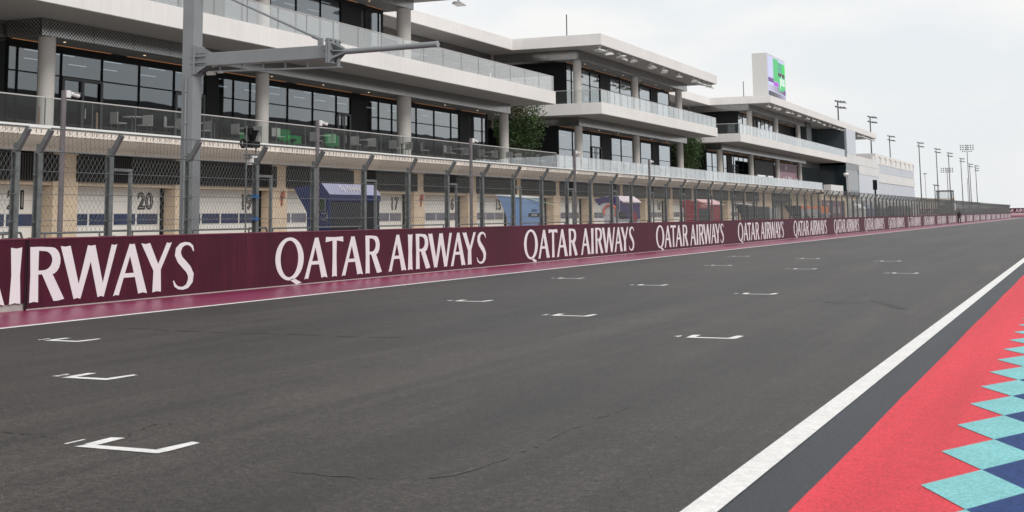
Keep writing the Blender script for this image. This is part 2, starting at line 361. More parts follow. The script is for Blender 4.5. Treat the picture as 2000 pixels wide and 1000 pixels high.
def glyph_mesh(ch):
    if ch not in GC:
        cu = bpy.data.curves.new('g', 'CURVE'); cu.dimensions = '2D'; cu.fill_mode = 'BOTH'; cu.extrude = .003
        for poly in glyph(ch):
            sp = cu.splines.new('POLY'); sp.points.add(len(poly)-1); sp.use_cyclic_u = True
            for p, q in zip(sp.points, poly): p.co = (q[0], q[1], 0, 1)
        ob = bpy.data.objects.new('g', cu); COL.objects.link(ob)
        me = bpy.data.meshes.new_from_object(ob.evaluated_get(bpy.context.evaluated_depsgraph_get()))
        GC[ch] = ([tuple(v.co) for v in me.vertices], [tuple(p.vertices) for p in me.polygons])
        bpy.data.objects.remove(ob)
    return GC[ch]
LET = [('Q',27.15,28.38),('q',27.15,28.38),('A',28.42,29.49),('T',29.40,30.26),('A',30.19,31.27),('R',31.40,32.27),('A',32.68,33.70),('I',33.81,34.08),('R',34.28,35.16),('W',35.06,36.63),('A',36.55,37.57),('Y',37.36,38.34),('S',38.38,39.12)]
walls = []
for y0, y1, lab, dx in ((2.0, 19.14, 'maroon pit wall block at the left edge with a gap of bare concrete at its foot', 0.0),
                    (19.16, 149.2, 'long maroon pit wall with repeated white airline lettering below the fence', .0),
                    (149.26, 357.5, 'far stretch of maroon pit wall beyond the dark vertical joint', 0.0)):
    wl = empty('pit_wall', (WX-.2, y0, 0), label=lab, cat='wall', group=None)
    b = MB()
    z0 = .13 if y0 < 10 else .0
    b.box(0, .2, 0, y1-y0, z0, 1.215).build('wall_board', M['maroon'], wl)
    MB().box(-.25, .17, 0, y1-y0, .001, 1.19).build('concrete_core', M['concrete'], wl)
    MB().box(-.26, .212, 0, y1-y0, 1.216, 1.235).build('top_cap', C('maroon_cap', (.17, .03, .06), .5), wl)
    if y0 > 10:
        MB().box(.201, .215, 0, y1-y0, .0, .02).build('foot_strip', M['concrete'], wl)
    if y0 < 100:
        j = MB()
        for yy in ([y1-y0-.035] if y0 < 10 else [.0]): j.box(.2, .212, yy, yy+.03, .03, 1.2)
        j.build('joint_strip', M['maroon_dark'], wl)
    if y0 > 100: MB().box(.2, .215, 0, .35, .02, 1.2).build('joint_strip', M['maroon_dark'], wl)
    for i in range(-1, 22):
        mb = MB()
        for ch, a, e in LET:
            ya, yb = a+15.065*i, e+15.065*i
            if not (y0 <= (ya+yb)/2 < y1): continue
            vs, fs = glyph_mesh(ch)
            mb.add([(.204+p[2], ya-y0+p[0]*(yb-ya), .12+p[1]*.965) for p in vs], fs)
        if mb.v: mb.build('lettering', M['letter'], wl, fix=True)
    walls.append(wl)

# ------------------------------------------------------------------ catch fence on the wall
FX, FY0, FP, ZT = -17.29, 18.95, 2.5286, 2.78
fence = empty('catch_fence', (FX, 0, 1.235), label='long galvanised debris fence with bent posts and diamond wire above the maroon wall', cat='fence')
def post_mb(gate=False):
    mb = MB()
    # H-section post: two flanges and a web, then the bent top leaning over the track
    z1 = ZT-1.235
    for x in (-.055, .045): mb.box(x, x+.012, -.055, .055, .0, z1)
    mb.box(-.043, .045, -.006, .006, 0, z1)
    mb.box(-.09, .09, -.11, .11, .0, .014)
    mb.beam((0, 0, z1-.05), (.27, 0, z1+.37), .085, .085)
    mb.box(-.05, .02, -.008, .008, z1, z1+.13)
    for z in (.28, 1.12): mb.tube((.0, -.11, z), (0, -.055, z), .016, 6)
    return mb
pme = post_mb().data('post', M['steel'])
NP = 134
def bay_mesh(cols, w0, w1, r, z0, z1, rows, n=3):
    """diamond wire between y=w0..w1 and z0..z1 as crossing zigzag wires, then the slanted overhang"""
    mb = MB(); dw = (w1-w0)/cols; dz = (z1-z0)/rows
    def P(u, v):      # v runs up the fence; beyond rows it follows the slope
        y = w0+u*dw; z = z0+v*dz
        if v <= rows: return (0, y, z)
        t = (v-rows)*dz; return (t*.54, y, z1+t*.84)
    extra = int(round(.50/dz))
    for u in range(cols):
        for v in range(rows+extra):
            a, b = (P(u, v), P(u+.5, v+.5)); c, d = (P(u+1, v), P(u+.5, v+.5)); e = P(u, v+1); f = P(u+1, v+1)
            for p, q in ((a, b), (c, d), (b, e), (d, f)): mb.tube(p, q, r, n, caps=False, smooth=False)
    return mb
zw0, zw1 = .06, ZT-1.235
me_full = bay_mesh(21, .06, FP-.06, .0028, zw0, zw1, 9).data('wire_mesh', M['wire'])
me_part = bay_mesh(16, .66, FP-.06, .0028, zw0, zw1, 9).data('wire_mesh', M['wire'])
me_far = bay_mesh(12, .06, FP-.06, .005, zw0, zw1, 6).data('wire_mesh', M['wire'])
fr = MB(); fr.box(-.03, .03, .60, .66, .0, 2.47-1.235); fr.box(-.03, .03, .06, .66, 2.475-1.235, 2.53-1.235); fr.box(-.02, .02, .06, .09, 0, 2.47-1.235)
me_frame = fr.data('opening_frame', M['steel'])
for k in range(-5, 100):
    if k < 95: inst('post', pme, fence, (0, FY0+FP*k, 0))
inst('post', pme, fence, (0, 19.52, 0))
for k in range(-5, 94):
    if k == 0:
        continue
    me = me_far if k > 42 else (me_part if k % 2 and k > 0 else me_full)
    inst('wire_mesh', me, fence, (0, FY0+FP*k, 0))
    if k % 2 and k > 0 and k < 95: inst('opening_frame', me_frame, fence, (0, FY0+FP*k, 0))
mb = bay_mesh(15, .62, FP-.06, .0028, zw0, zw1, 9); inst('wire_mesh', mb.data('wire_mesh', M['wire']), fence, (0, FY0, 0))
pm = post_mb(); fm = bay_mesh(8, .06, FP-.06, .007, zw0, zw1, 4)
pb, fb = MB(), MB()
for k in range(95, 134): pb.add([(x, y+FY0+FP*k, z) for x, y, z in pm.v], pm.f)
for k in range(94, 133): fb.add([(x, y+FY0+FP*k, z) for x, y, z in fm.v], fm.f)
tag(pb.build('far_posts', M['steel'], fence, fix=False), kind='stuff')
tag(fb.build('far_wire_mesh', M['wire'], fence, fix=False), kind='stuff')
yA, yB = FY0-5*FP, FY0+FP*133
for z, r in ((ZT-1.235, .016), (2.01-1.235, .007), (1.54-1.235, .007), (2.42-1.235, .006)):
    for a, b in ((yA, FY0), (19.52, yB)):
        mb = MB(); yy = a
        while yy < b: mb.tube((.062, yy, z), (.062, min(b, yy+FP*4), z), r, 6, caps=False); yy += FP*4
        mb.build('cable', M['steel'], fence)
mb = MB()
for a, b in ((yA, FY0), (19.52, yB)):
    mb.tube((.27, a, ZT-1.235+.40), (.27, b, ZT-1.235+.40), .013, 6)
mb.build('top_rail', M['steel'], fence)
mb = MB()
for k in range(-5, 90):
    a = FY0+FP*k
    if k == 0: a += .6
    a += .66 if (k % 2 and k > 0) else .12
    b = FY0+FP*(k+1)-.12
    mb.tube((-.02, a, .085), (-.02, b, .085), .022, 6); mb.tube((-.02, a+.1, .085), (-.02, a+.1, .0), .018, 6); mb.tube((-.02, b-.1, .085), (-.02, b-.1, 0), .018, 6)
mb.build('bottom_rail', M['steel'], fence)
# low handrail loops on the wall top seen in the fence openings
mb = MB()
for a, b in ((18.6, 19.35), (21.75, 22.35), (26.6, 27.3)):
    mb.tube((-.2, a, .10), (-.2, b, .10), .02, 8); mb.tube((-.2, b, .10), (-.2, b+.05, 0), .02, 8)
mb.build('handrail_loop', M['steel'], fence)
mb = MB()
for z in (2.0, 1.5): mb.box(-.06, .07, 26.44, 26.56, z-1.235, z-1.16)
mb.build('blue_tape', C('blue_tape', (.02, .12, .32)), fence)

# ------------------------------------------------------------------ grey gantry pole with arm over the track
g = empty('start_light_gantry', (-18, 25.05, 0), label='tall grey steel pole with bolted bracket and arm reaching out over the track', cat='gantry')
MB().box(-.15, .15, -.165, .165, 0, 9.5).build('pole', M['gantry'], g, bevel=.012)
MB().box(-.3, .3, -.3, .3, 0, .04).build('base_plate', M['gantry'], g)
arm = MB().box(.17, 3.5, -.13, .13, 4.86, 5.14).build('arm', M['gantry'], g, bevel=.01)
br = MB().box(.151, .19, -.19, .19, 4.68, 5.32)
for y in (-.14, .0, .14): br.prism([(.19, 5.145), (.48, 5.145), (.19, 5.31)], y-.008, y+.008, 'y'); br.prism([(.19, 4.69), (.48, 4.855), (.19, 4.855)], y-.008, y+.008, 'y')
for z in (4.93, 5.07): br.box(.19, .45, -.18, -.132, z-.008, z+.008); br.box(.08, .15, -.185, -.166, z-.012, z+.012)
br.build('bracket', M['gantry'], g)
pl = MB().box(3.5, 3.54, -.24, .24, 4.74, 5.27).box(3.55, 3.6, -.24, .24, 4.74, 5.27).build('end_plate', M['gantry'], g, bevel=.006)
bt = MB()
for y in (-.19, 0, .19):
    for z in (4.79, 5.22): bt.tube((3.46, y, z), (3.63, y, z), .017, 6)
for y in (-.19, .19): bt.tube((3.46, y, 5.0), (3.63, y, 5.0), .017, 6)
bt.build('bolts', M['dark_metal'], g)
fin = MB()
for a in range(0, 360, 45):
    ca, sa = math.cos(R(a)), math.sin(R(a))
    if a % 90 == 0: fin.add([(3.6, ca*.06-sa*.008, 5.0+sa*.06+ca*.008), (3.6, ca*.2-sa*.008, 5.0+sa*.2+ca*.008), (3.85, ca*.06-sa*.008, 5+sa*.06+ca*.008), (3.6, ca*.06+sa*.008, 5.0+sa*.06-ca*.008), (3.6, ca*.2+sa*.008, 5.0+sa*.2-ca*.008), (3.85, ca*.06+sa*.008, 5+sa*.06-ca*.008)], [(0,1,2),(5,4,3),(0,3,4,1),(1,4,5,2),(2,5,3,0)])
    else: fin.add([(3.6, ca*.06-sa*.008, 5.0+sa*.06+ca*.008), (3.6, ca*.25-sa*.008, 5.0+sa*.25+ca*.008), (3.85, ca*.06-sa*.008, 5+sa*.06+ca*.008), (3.6, ca*.06+sa*.008, 5.0+sa*.06-ca*.008), (3.6, ca*.25+sa*.008, 5.0+sa*.25-ca*.008), (3.85, ca*.06+sa*.008, 5+sa*.06-ca*.008)], [(0,1,2),(5,4,3),(0,3,4,1),(1,4,5,2),(2,5,3,0)])
fin.build('stiffener_fins', M['gantry'], g)
MB().tube((3.6, 0, 4.985), (5.98, 0, 5.015), .062, 20).build('light_tube', M['gantry'], g)
MB().tube((5.98, 0, 5.015), (6.0, 0, 5.015), .071, 20).build('tube_end_cap', C('tube_cap', (.30, .31, .33), .5), g)
st = MB().tube((.12, 0, 6.72), (3.2, 0, 5.30), .027, 10).build('stay_rod', M['gantry'], g)
MB().tube((3.05, 0, 5.37), (3.28, 0, 5.27), .045, 10).box(3.2, 3.3, -.04, .04, 5.14, 5.3).build('rod_clevis', M['gantry'], g)
cr = MB().tube((.45, -.02, 4.74), (3.78, -.02, 4.66), .022, 8)
for x in (.75, 1.3, 1.85, 2.4, 2.95): cr.tube((x, -.02, 4.7), (x, -.02, 4.86), .018, 6)
cr.box(3.66, 3.7, -.03, .03, 4.66, 4.98).build('cable_rail', M['gantry'], g)
cj = MB().box(.42, .62, -.06, .02, 4.66, 4.74).box(.7, .85, -.05, .01, 4.69, 4.73).build('cable_clamp', C('cable_clamp', (.3, .29, .27), .5), g)
cn = MB().tube((-.02, -.19, 0), (-.02, -.19, 4.6), .025, 8)
for z in (2.0, 2.9, 3.6, 4.3): cn.box(-.06, .02, -.22, -.166, z, z+.03)
cn.build('conduit', M['gantry'], g)
MB().box(.0, .11, -.18, -.166, 2.03, 2.13).build('label_plate', C('label_plate', (.5, .5, .52)), g)

# ------------------------------------------------------------------ camera poles in the pit wall
def cctv(y, ztop, lab, big=True):
    o = empty('camera_pole', (-18, y, 0), label=lab, cat='camera pole', group='white cctv cameras on thin poles behind the fence')
    MB().tube((0,0,0), (0,0,ztop), .052, 10).build('pole', C('pole_grey', (.16, .14, .15), .5, noise=(5, .2)), o)
    MB().box(.02, .09, .0, .10, ztop-.14, ztop+.0).box(.03, .07, .08, .16, ztop-.10, ztop-.05).build('mount_box', M['white_metal'], o, bevel=.01)
    b = MB().tube((.05, .13, ztop-.05), (.08, .33, ztop-.09), .038, 14).box(.03, .11, .18, .36, ztop-.035, ztop-.03)
    h = b.build('camera_housing', M['white_metal'], o)
    MB().tube((.08, .329, ztop-.09), (.081, .34, ztop-.092), .031, 12).build('lens', M['black'], h)
cctv(20.96, 4.02, 'thin pole with white bullet camera, leftmost behind the fence')
cctv(30.44, 4.02, 'thin pole with white bullet camera over the blue pit stand')
cctv(39.95, 4.02, 'thin pole with white bullet camera, third from the left')
cctv(49.6, 4.02, 'thin pole with white bullet camera right of the light blue pit stand')
cctv(59.4, 4.0, 'thin pole with white bullet camera beside the purple pit stand')
o = empty('dome_camera_pole', (-18, 115.5, 0), label='pale pole with white dome camera in front of the dark glass tower', cat='camera pole')
MB().tube((0,0,0), (0,0,4.95), .07, 10).build('pole', C('pale_pole', (.5, .5, .5)), o)
MB().box(-.02, .04, -.9, .0, 4.75, 4.83).build('bracket', M['white_metal'], o)
mb = MB()
for i in range(6):
    mb.tube((.0, -.9, 4.82-i*.06), (.0, -.9, 4.76-i*.06), [.14,.2,.22,.2,.16,.1][i], 12, r2=[.2,.22,.2,.16,.1,.02][i])
mb.build('dome', M['white_metal'], o)
o = empty('broadcast_camera', (-18, 27.5, 0), label='black remote broadcast camera on a thin stand just behind the fence', cat='camera')
MB().tube((0, -.28, 1.2), (0, -.28, 3.7), .018, 8).tube((0, .12, 2.9), (0, .12, 3.5), .018, 8).box(-.04, .04, -.3, .15, 2.92, 2.96).box(-.1, .1, -.25, .1, 3.0, 3.04).build('stand', M['steel'], o)
MB().box(-.12, .12, -.25, .12, 3.2, 3.34).tube((0, -.05, 3.34), (0, -.05, 3.6), .05, 10, r2=.17).box(-.08, .08, -.26, -.1, 3.5, 3.66).build('camera_body', M['black'], o)
mb = MB()
for i in range(14):
    a, b = R(i*360/14), R((i+1)*360/14); mb.tube((0, -.42+.09*math.cos(a), 3.28+.09*math.sin(a)), (0, -.42+.09*math.cos(b), 3.28+.09*math.sin(b)), .03, 6)
mb.build('control_wheel', M['black'], o)
MB().box(-.1, .1, -.2, .1, 2.97, 3.0).tube((0,-.05,2.97), (0,-.05,2.8), .12, 10).build('white_base', M['white_metal'], o)

# ------------------------------------------------------------------ pit building
B = empty('pit_building', (-34, 40, 0), label='long white three-storey pit building with deep balconies, round columns and numbered garages', cat='building')
def P(name, mb, mt, bevel=0):
    """a part of the pit building; coordinates are given in world space"""
    mb.v = [(x+34, y-40, z) for x, y, z in mb.v]
    return mb.build(name, mt, B, bevel)
def sub(name, mb, mt, parent):
    mb.v = [(x+34, y-40, z) for x, y, z in mb.v]
    return mb.build(name, mt, parent)
XE, XR, XS, XC, XG = -32.0, -39.0, -34.5, -34.9, -36.1     # slab edge, recessed edge, screen, column, glazing
# upper floor slab, roof: one plan polygon each
up = [(-47, 0), (XE, 0), (XE, 84.75), (XR, 84.75), (XR, 94.2), (XE, 94.2), (XE, 128.2), (XR, 128.2), (XR, 137.6), (XE, 137.6), (XE, 204.1), (-47, 204.1)]
P('upper_slab', MB().prism(up, 8.93, 9.76), M['plaster'])
rf = [(-47, 0), (XE, 0), (XE, 70.6), (XR, 70.6), (XR, 94.3), (XE, 94.3), (XE, 128.6), (XR, 128.6), (XR, 152.8), (XE, 152.8), (XE, 237.7), (-47, 237.7)]
P('roof', MB().prism(rf, 13.98, 14.80), M['plaster'])
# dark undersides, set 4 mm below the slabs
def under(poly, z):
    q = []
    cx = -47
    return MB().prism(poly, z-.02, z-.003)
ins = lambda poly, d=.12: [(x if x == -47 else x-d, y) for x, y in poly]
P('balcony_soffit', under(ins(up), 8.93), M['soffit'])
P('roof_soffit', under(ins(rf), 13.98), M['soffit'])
# perforated screens
def screen(ya, yb, zb, zt, x=XS, t=.06, seams=True):
    mb = MB(); y = ya; first = True
    js = [53.7+2.395*i for i in range(-20, 70)]
    cuts = [ya]+[j for j in js if ya+.3 < j < yb-.3]+[yb]
    for a, b in zip(cuts, cuts[1:]): mb.box(x-t, x, a+.012, b-.012, zb, zt)
    return mb
def screen_ret(y, xa, xb, zb, zt):
    mb = MB(); x = xa
    while x > xb+.2:
        nx = max(xb, x-2.3); mb.box(nx+.012, x-.012, y-.05, y, zb, zt); x = nx
    return mb
ZL0, ZL1, ZU0, ZU1 = 8.28, 8.905, 13.26, 13.955
P('perforated_screen', screen(38.9, 82.95, ZL0, ZL1), M['screen'])
P('perforated_screen', screen_ret(38.95, XS-.07, -36.2, ZL0, ZL1), M['screen'])
P('perforated_screen', screen(10, 38.8, ZL0, ZL1, -36.2), M['screen'])
P('perforated_screen', screen(96.2, 126.3, ZL0, ZL1), M['screen'])
P('perforated_screen', screen_ret(96.2, XS-.07, -41.4, ZL0, ZL1), M['screen'])
P('perforated_screen', screen(139.7, 186.3, ZL0, ZL1), M['screen'])
P('perforated_screen', screen_ret(139.7, XS-.07, -41.4, ZL0, ZL1), M['screen'])
P('perforated_screen', screen(83.2, 96.0, ZL0, ZL1, -41.5), M['screen'])
P('perforated_screen', screen(126.5, 139.6, ZL0, ZL1, -41.5), M['screen'])
P('perforated_screen', screen(20, 68.87, ZU0, ZU1), M['screen'])
P('perforated_screen', screen_ret(68.95, XS-.07, -41.4, ZU0, ZU1), M['screen'])
P('perforated_screen', screen(69.1, 96.1, ZU0, ZU1, -41.5), M['screen'])
P('perforated_screen', screen(96.3, 126.9, ZU0, ZU1), M['screen'])
P('perforated_screen', screen_ret(96.3, XS-.07, -41.4, ZU0, ZU1), M['screen'])
P('perforated_screen', screen(127.1, 153.0, ZU0, ZU1, -41.5), M['screen'])
P('perforated_screen', screen(153.1, 190.0, ZU0, ZU1), M['screen'])
P('perforated_screen', screen_ret(153.1, XS-.07, -41.4, ZU0, ZU1), M['screen'])
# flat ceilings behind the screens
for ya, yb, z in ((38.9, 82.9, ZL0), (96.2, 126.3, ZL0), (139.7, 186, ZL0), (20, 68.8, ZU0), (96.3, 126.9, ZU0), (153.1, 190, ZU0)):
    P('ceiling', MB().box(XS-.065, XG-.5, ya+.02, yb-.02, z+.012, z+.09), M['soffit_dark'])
# columns
cols = [(39.65, 0, .31), (54.02, 0, .31), (68.39, 0, .40), (82.75, 0, .31), (97.13, 0, .31), (111.5, 0, .31), (125.2, 0, .31), (140.3, 0, .31), (154.8, 0, .31), (169.2, 0, .31), (183.5, 0, .31)]
for y, _, r in cols:
    P('column', MB().tube((XC, y, 4.76), (XC, y, ZL0+.01), r, 28), M['column'])
for y, r in ((39.65, .31), (54.02, .31), (68.39, .40), (97.13, .31), (111.5, .31), (125.2, .31), (154.8, .31), (169.2, .31), (183.5, .31)):
    P('column', MB().tube((XC, y, 9.765), (XC, y, ZU0+.01), r, 28), M['column'])
for z0, z1 in ((4.76, ZL0), (9.765, ZU0)):
    P('pilaster', MB().box(XC-.1, XC+.16, 68.82, 68.98, z0, z1), M['column'])
# glazing: dark rooms behind panes, black header, pillars and mullions
def glazing(ya, yb, xg, zf, zt, trs, pillars, cuts, solid=(), name='window'):
    """panes between cuts; pillars are solid black spans; trs = transom heights"""
    fr = MB(); fr.box(xg-.12, xg-.0, ya, yb, zt, zt+.26)
    fr.box(xg-.12, xg-.02, ya, yb, zf, zf+.06)
    edges = sorted(set([ya, yb]+[c for c in cuts if ya < c < yb]))
    for c in edges: fr.box(xg-.10, xg+.012, c-.018, c+.018, zf+.06, zt)
    for p0, p1 in pillars: fr.box(xg-.3, xg+.03, p0, p1, zf+.06, zt)
    for t in trs: fr.box(xg-.08, xg+.004, ya, yb, t-.022, t+.022)
    P('window_frame', fr, M['black'])
    for a, b in zip(edges, edges[1:]):
        if any(p0 <= (a+b)/2 <= p1 for p0, p1 in pillars) or b-a < .25: continue
        mb = MB(); zs = [zf+.06]+list(trs)+[zt]
        mb.box(xg-.06, xg-.04, a+.024, b-.024, zf+.06, zt)
        P(name, mb, M['glass'])
MOD = 14.37
def room(ya, yb, z0, z1, xg, depth=5):
    mb = MB()
    mb.quad((xg-depth, ya, z0), (xg-depth, yb, z0), (xg-depth, yb, z1), (xg-depth, ya, z1))
    mb.quad((xg-.15, ya, z1), (xg-.15, yb, z1), (xg-depth, yb, z1), (xg-depth, ya, z1))
    mb.quad((xg-.15, ya, z0), (xg-.15, yb, z0), (xg-depth, yb, z0), (xg-depth, ya, z0))
    for y in (ya, yb): mb.quad((xg-.15, y, z0), (xg-depth, y, z0), (xg-depth, y, z1), (xg-.15, y, z1))
    P('interior', mb, M['room'])
    lm = MB(); y = ya+1
    while y < yb-2:
        for x in (xg-1.2, xg-3.2):
            yy = y+random.uniform(0, 1.2); lm.box(x, x+.035, yy, yy+1.1, z1-.06, z1-.03)
        y += 2.6
    P('ceiling_lights', lm, M['white_lamp'])
cutsL = [30, 32.4, 34.8, 37.2, 38.96, 39.5, 41.87, 44.26, 46.62, 49.0, 51.25, 52.25, 53.5, 54.9, 56.05, 58.2, 60.6, 63.0, 64.5, 66.2, 67.7, 69.3, 71.25, 72.4, 74.8, 77.2, 78.4, 79.8, 82.0, 82.6]
glazing(39.0, 82.6, XG, 4.9, 7.99, (7.12,), ((51.3, 52.25), (64.5, 66.2), (78.4, 79.8)), cutsL)
glazing(12.0, 37.4, -37.6, 4.9, 7.99, (7.12,), (), [13+2.4*i for i in range(11)])
cutsB2 = [96.1, 99.2, 101.3, 103.5, 105.9, 108.0, 111.2, 114.5, 116.7, 120.1, 122.3, 126.2]
pB2 = ((105.9, 108.0), (120.1, 122.3))
glazing(96.1, 126.2, XG, 4.9, 7.99, (6.6,), pB2, cutsB2)
pB3 = ((148.5, 150.7), (162.9, 165.1), (177.3, 179.4))
cutsB3 = [139.6+2.395*i for i in range(20)]+[148.5, 150.7, 162.9, 165.1, 177.3, 179.4]
glazing(139.6, 186, XG, 4.9, 7.99, (6.6,), pB3, [c for c in cutsB3])
UZ0, UZ1, UT = 9.77, 13.0, 11.9
cutsU1 = [20.6+2.395*i for i in range(20)]
glazing(20, 68.1, XG, UZ0, UZ1, (UT,), ((36.9, 38.2), (50.9, 52.4), (63.4, 65.6)), sorted(cutsU1+[63.4, 65.6, 67.7]))
glazing(98.0, 126.2, XG, UZ0, UZ1, (UT,), pB2, cutsB2+[98.0])
glazing(154.3, 190.0, XG, UZ0, UZ1, (UT,), ((160.0, 162.5), (174, 190)), [154.3+2.395*i for i in range(14)]+[160.0, 162.5])
# recessed dark glazing between the blocks, and the returns
for ya, yb, z0, z1 in ((83.0, 95.9, 4.9, 8.3), (126.6, 139.4, 4.9, 8.3), (69.0, 97.8, UZ0, 13.3), (126.8, 154.0, UZ0, 13.3)):
    glazing(ya, yb, -42.4, z0, z1-.25, ((z0+z1)/2+.4,), (), [ya+2.4*i for i in range(1, 13)])
    room(ya, yb, z0-.1, z1, -42.4, 4)
for y, z0, z1 in ((96.0, 4.8, 8.3), (139.5, 4.8, 8.3), (97.9, UZ0, 13.3), (154.1, UZ0, 13.3), (68.3, UZ0, 13.3), (83.0, 4.8, 8.3), (126.5, 4.8, 8.3)):
    P('side_wall', MB().box(XG-.05, -42.3, y-.08, y+.0, z0, z1), M['black'])
for ya, yb, z0, z1 in ((39, 82.6, 4.8, 8.2), (96.1, 126.2, 4.8, 8.2), (139.6, 186, 4.8, 8.2), (20, 68.1, UZ0, 13.2), (98, 126.2, UZ0, 13.2), (154.3, 190, UZ0, 13.2)):
    room(ya, yb, z0, z1, XG)
room(12, 38.9, 4.8, 8.2, -37.6, 4)
# warm strip lights and downlights
for ya, yb, z in ((39.1, 82.4, ZL0), (96.3, 126, ZL0), (139.8, 186, ZL0), (20, 68, ZU0), (98, 126.6, ZU0), (155, 189, ZU0)):
    mb = MB(); y = ya
    while y < yb: mb.box(XG+.03, XG+.055, y, min(y+5.6, yb), z-.012, z+.008); y += 6.6
    P('strip_light', mb, M['strip_lamp'])
    y = ya+1.9
    while y < yb-1:
        P('downlight', MB().tube((XS-.75, y, z-.004), (XS-.75, y, z+.01), .05, 8), M['warm_lamp']); y += 4.79
# terrace at first floor: deck, coping, sloped cream fascia
TY0, TY1 = 0, 184.6
P('terrace_deck', MB().box(-32.3, -47, TY0, TY1, 4.50, 4.75), M['concrete'])
P('terrace_coping', MB().box(-31.97, -32.29, TY0, TY1, 4.665, 4.765), M['white_metal'])
P('terrace_fascia', MB().prism([(-32.02, 4.66), (-32.02, 4.44), (-33.9, 4.16), (-33.9, 4.03), (-34.2, 4.03), (-34.2, 4.4), (-32.29, 4.66)], TY0, TY1, 'y'), M['cream'])
bk = MB().box(.0, .02, 0, .02, .10, .22).box(.0, .02, .38, .40, .10, .22).box(-.04, .0, .02, .38, .0, .04)
bme = bk.data('fascia_bracket', C('bracket_brown', (.22, .17, .14), .6)); rest = MB(); y = 30; i = 0
while y < 184:
    if i < 95: inst('fascia_bracket', bme, B, (-32.02+34-.0+.0, y-40, 4.40))
    else: rest.add([(px-32.02, py+y, pz+4.40) for px, py, pz in bk.v], bk.f)
    y += .78 if i % 2 else .62; i += 1
tag(P('far_fascia_brackets', rest, M['dark_metal']), kind='stuff')
# balustrades
def balus(ya, yb, x, z0, z1, mt, pitch=2.395, off=53.26, rail=True, axis='y'):
    """one run of glass; the dark joints between its panes are a second material of the same mesh"""
    mb = MB(); js = [off+pitch*i for i in range(-40, 90)]
    cuts = [ya]+[j for j in js if ya+.2 < j < yb-.2]+[yb]
    if axis == 'y': mb.box(x-.012, x+.012, ya, yb, z0, z1)
    else: mb.box(ya, yb, x-.012, x+.012, z0, z1); cuts = [ya]
    nf = len(mb.f)
    for j in cuts:
        if axis == 'y': mb.box(x-.016, x+.016, j-.009, j+.009, z0, z1)
        else: mb.box(j, j+.02, x-.016, x+.016, z0, z1)
    o = P('glass_balustrade', mb, mt); o.data.materials.append(C('joint_grey', (.10, .11, .11), .5))
    for i, p in enumerate(o.data.polygons):
        if i >= nf: p.material_index = 1
    if rail:
        rm = MB()
        if axis == 'y': rm.tube((x, ya, z1+.02), (x, yb, z1+.02), rail, 8)
        else: rm.tube((ya, x, z1+.02), (yb, x, z1+.02), rail, 8)
        sub('handrail', rm, M['rail'], o)
balus(0, 84.65, XE-.10, 9.76, 10.74, M['bglass'], rail=.02)
balus(XE-.15, -39, 84.6, 9.76, 10.74, M['bglass'], rail=.02, axis='x')
balus(94.3, 128.1, XE-.10, 9.76, 10.70, M['bglass'], pitch=1.6, off=94.3, rail=.012)
balus(XE-.15, -38.9, 94.35, 9.76, 10.70, M['tglass'], rail=.02, axis='x')
balus(137.7, 204.0, XE-.10, 9.76, 10.75, M['bglass'], pitch=1.6, off=137.7, rail=.012)
balus(XE-.15, -38.9, 137.75, 9.76, 10.75, M['tglass'], rail=.02, axis='x')
balus(84.9, 94.1, XR-.1, 9.76, 10.7, M['tglass'], rail=.02); balus(128.3, 137.5, XR-.1, 9.76, 10.7, M['tglass'], rail=.02)
balus(0, 85, -32.12, 4.765, 5.69, M['tglass'], rail=.024)
balus(85, 184.4, -32.12, 4.765, 5.60, M['bglass'], pitch=1.6, off=85, rail=.012)
pm_ = MB()
for y in (36.65, 39.6): pm_.tube((-32.5, y, 4.75), (-32.5, y, 5.42), .035, 8)
P('bollard_light', pm_, C('copper_post', (.30, .19, .15), .4))
# doors with black frames in the first floor glazing
for ya, yb in ((41.9, 44.25), (49.05, 51.2), (63.05, 64.45), (103.5, 105.85), (150.8, 153.2)):
    mb = MB()
    for y in (ya+.05, (ya+yb)/2, yb-.05): mb.box(XG+.013, XG+.05, y-.07, y+.07, 4.9, 7.0)
    mb.box(XG+.013, XG+.05, ya, yb, 7.0, 7.1); d = P('door_frame', mb, C('charcoal_frame', (.045, .045, .05), .4))
    sub('handle', MB().box(XG+.055, XG+.09, (ya+yb)/2+.1, (ya+yb)/2+.13, 5.55, 5.95), M['rail'], d)
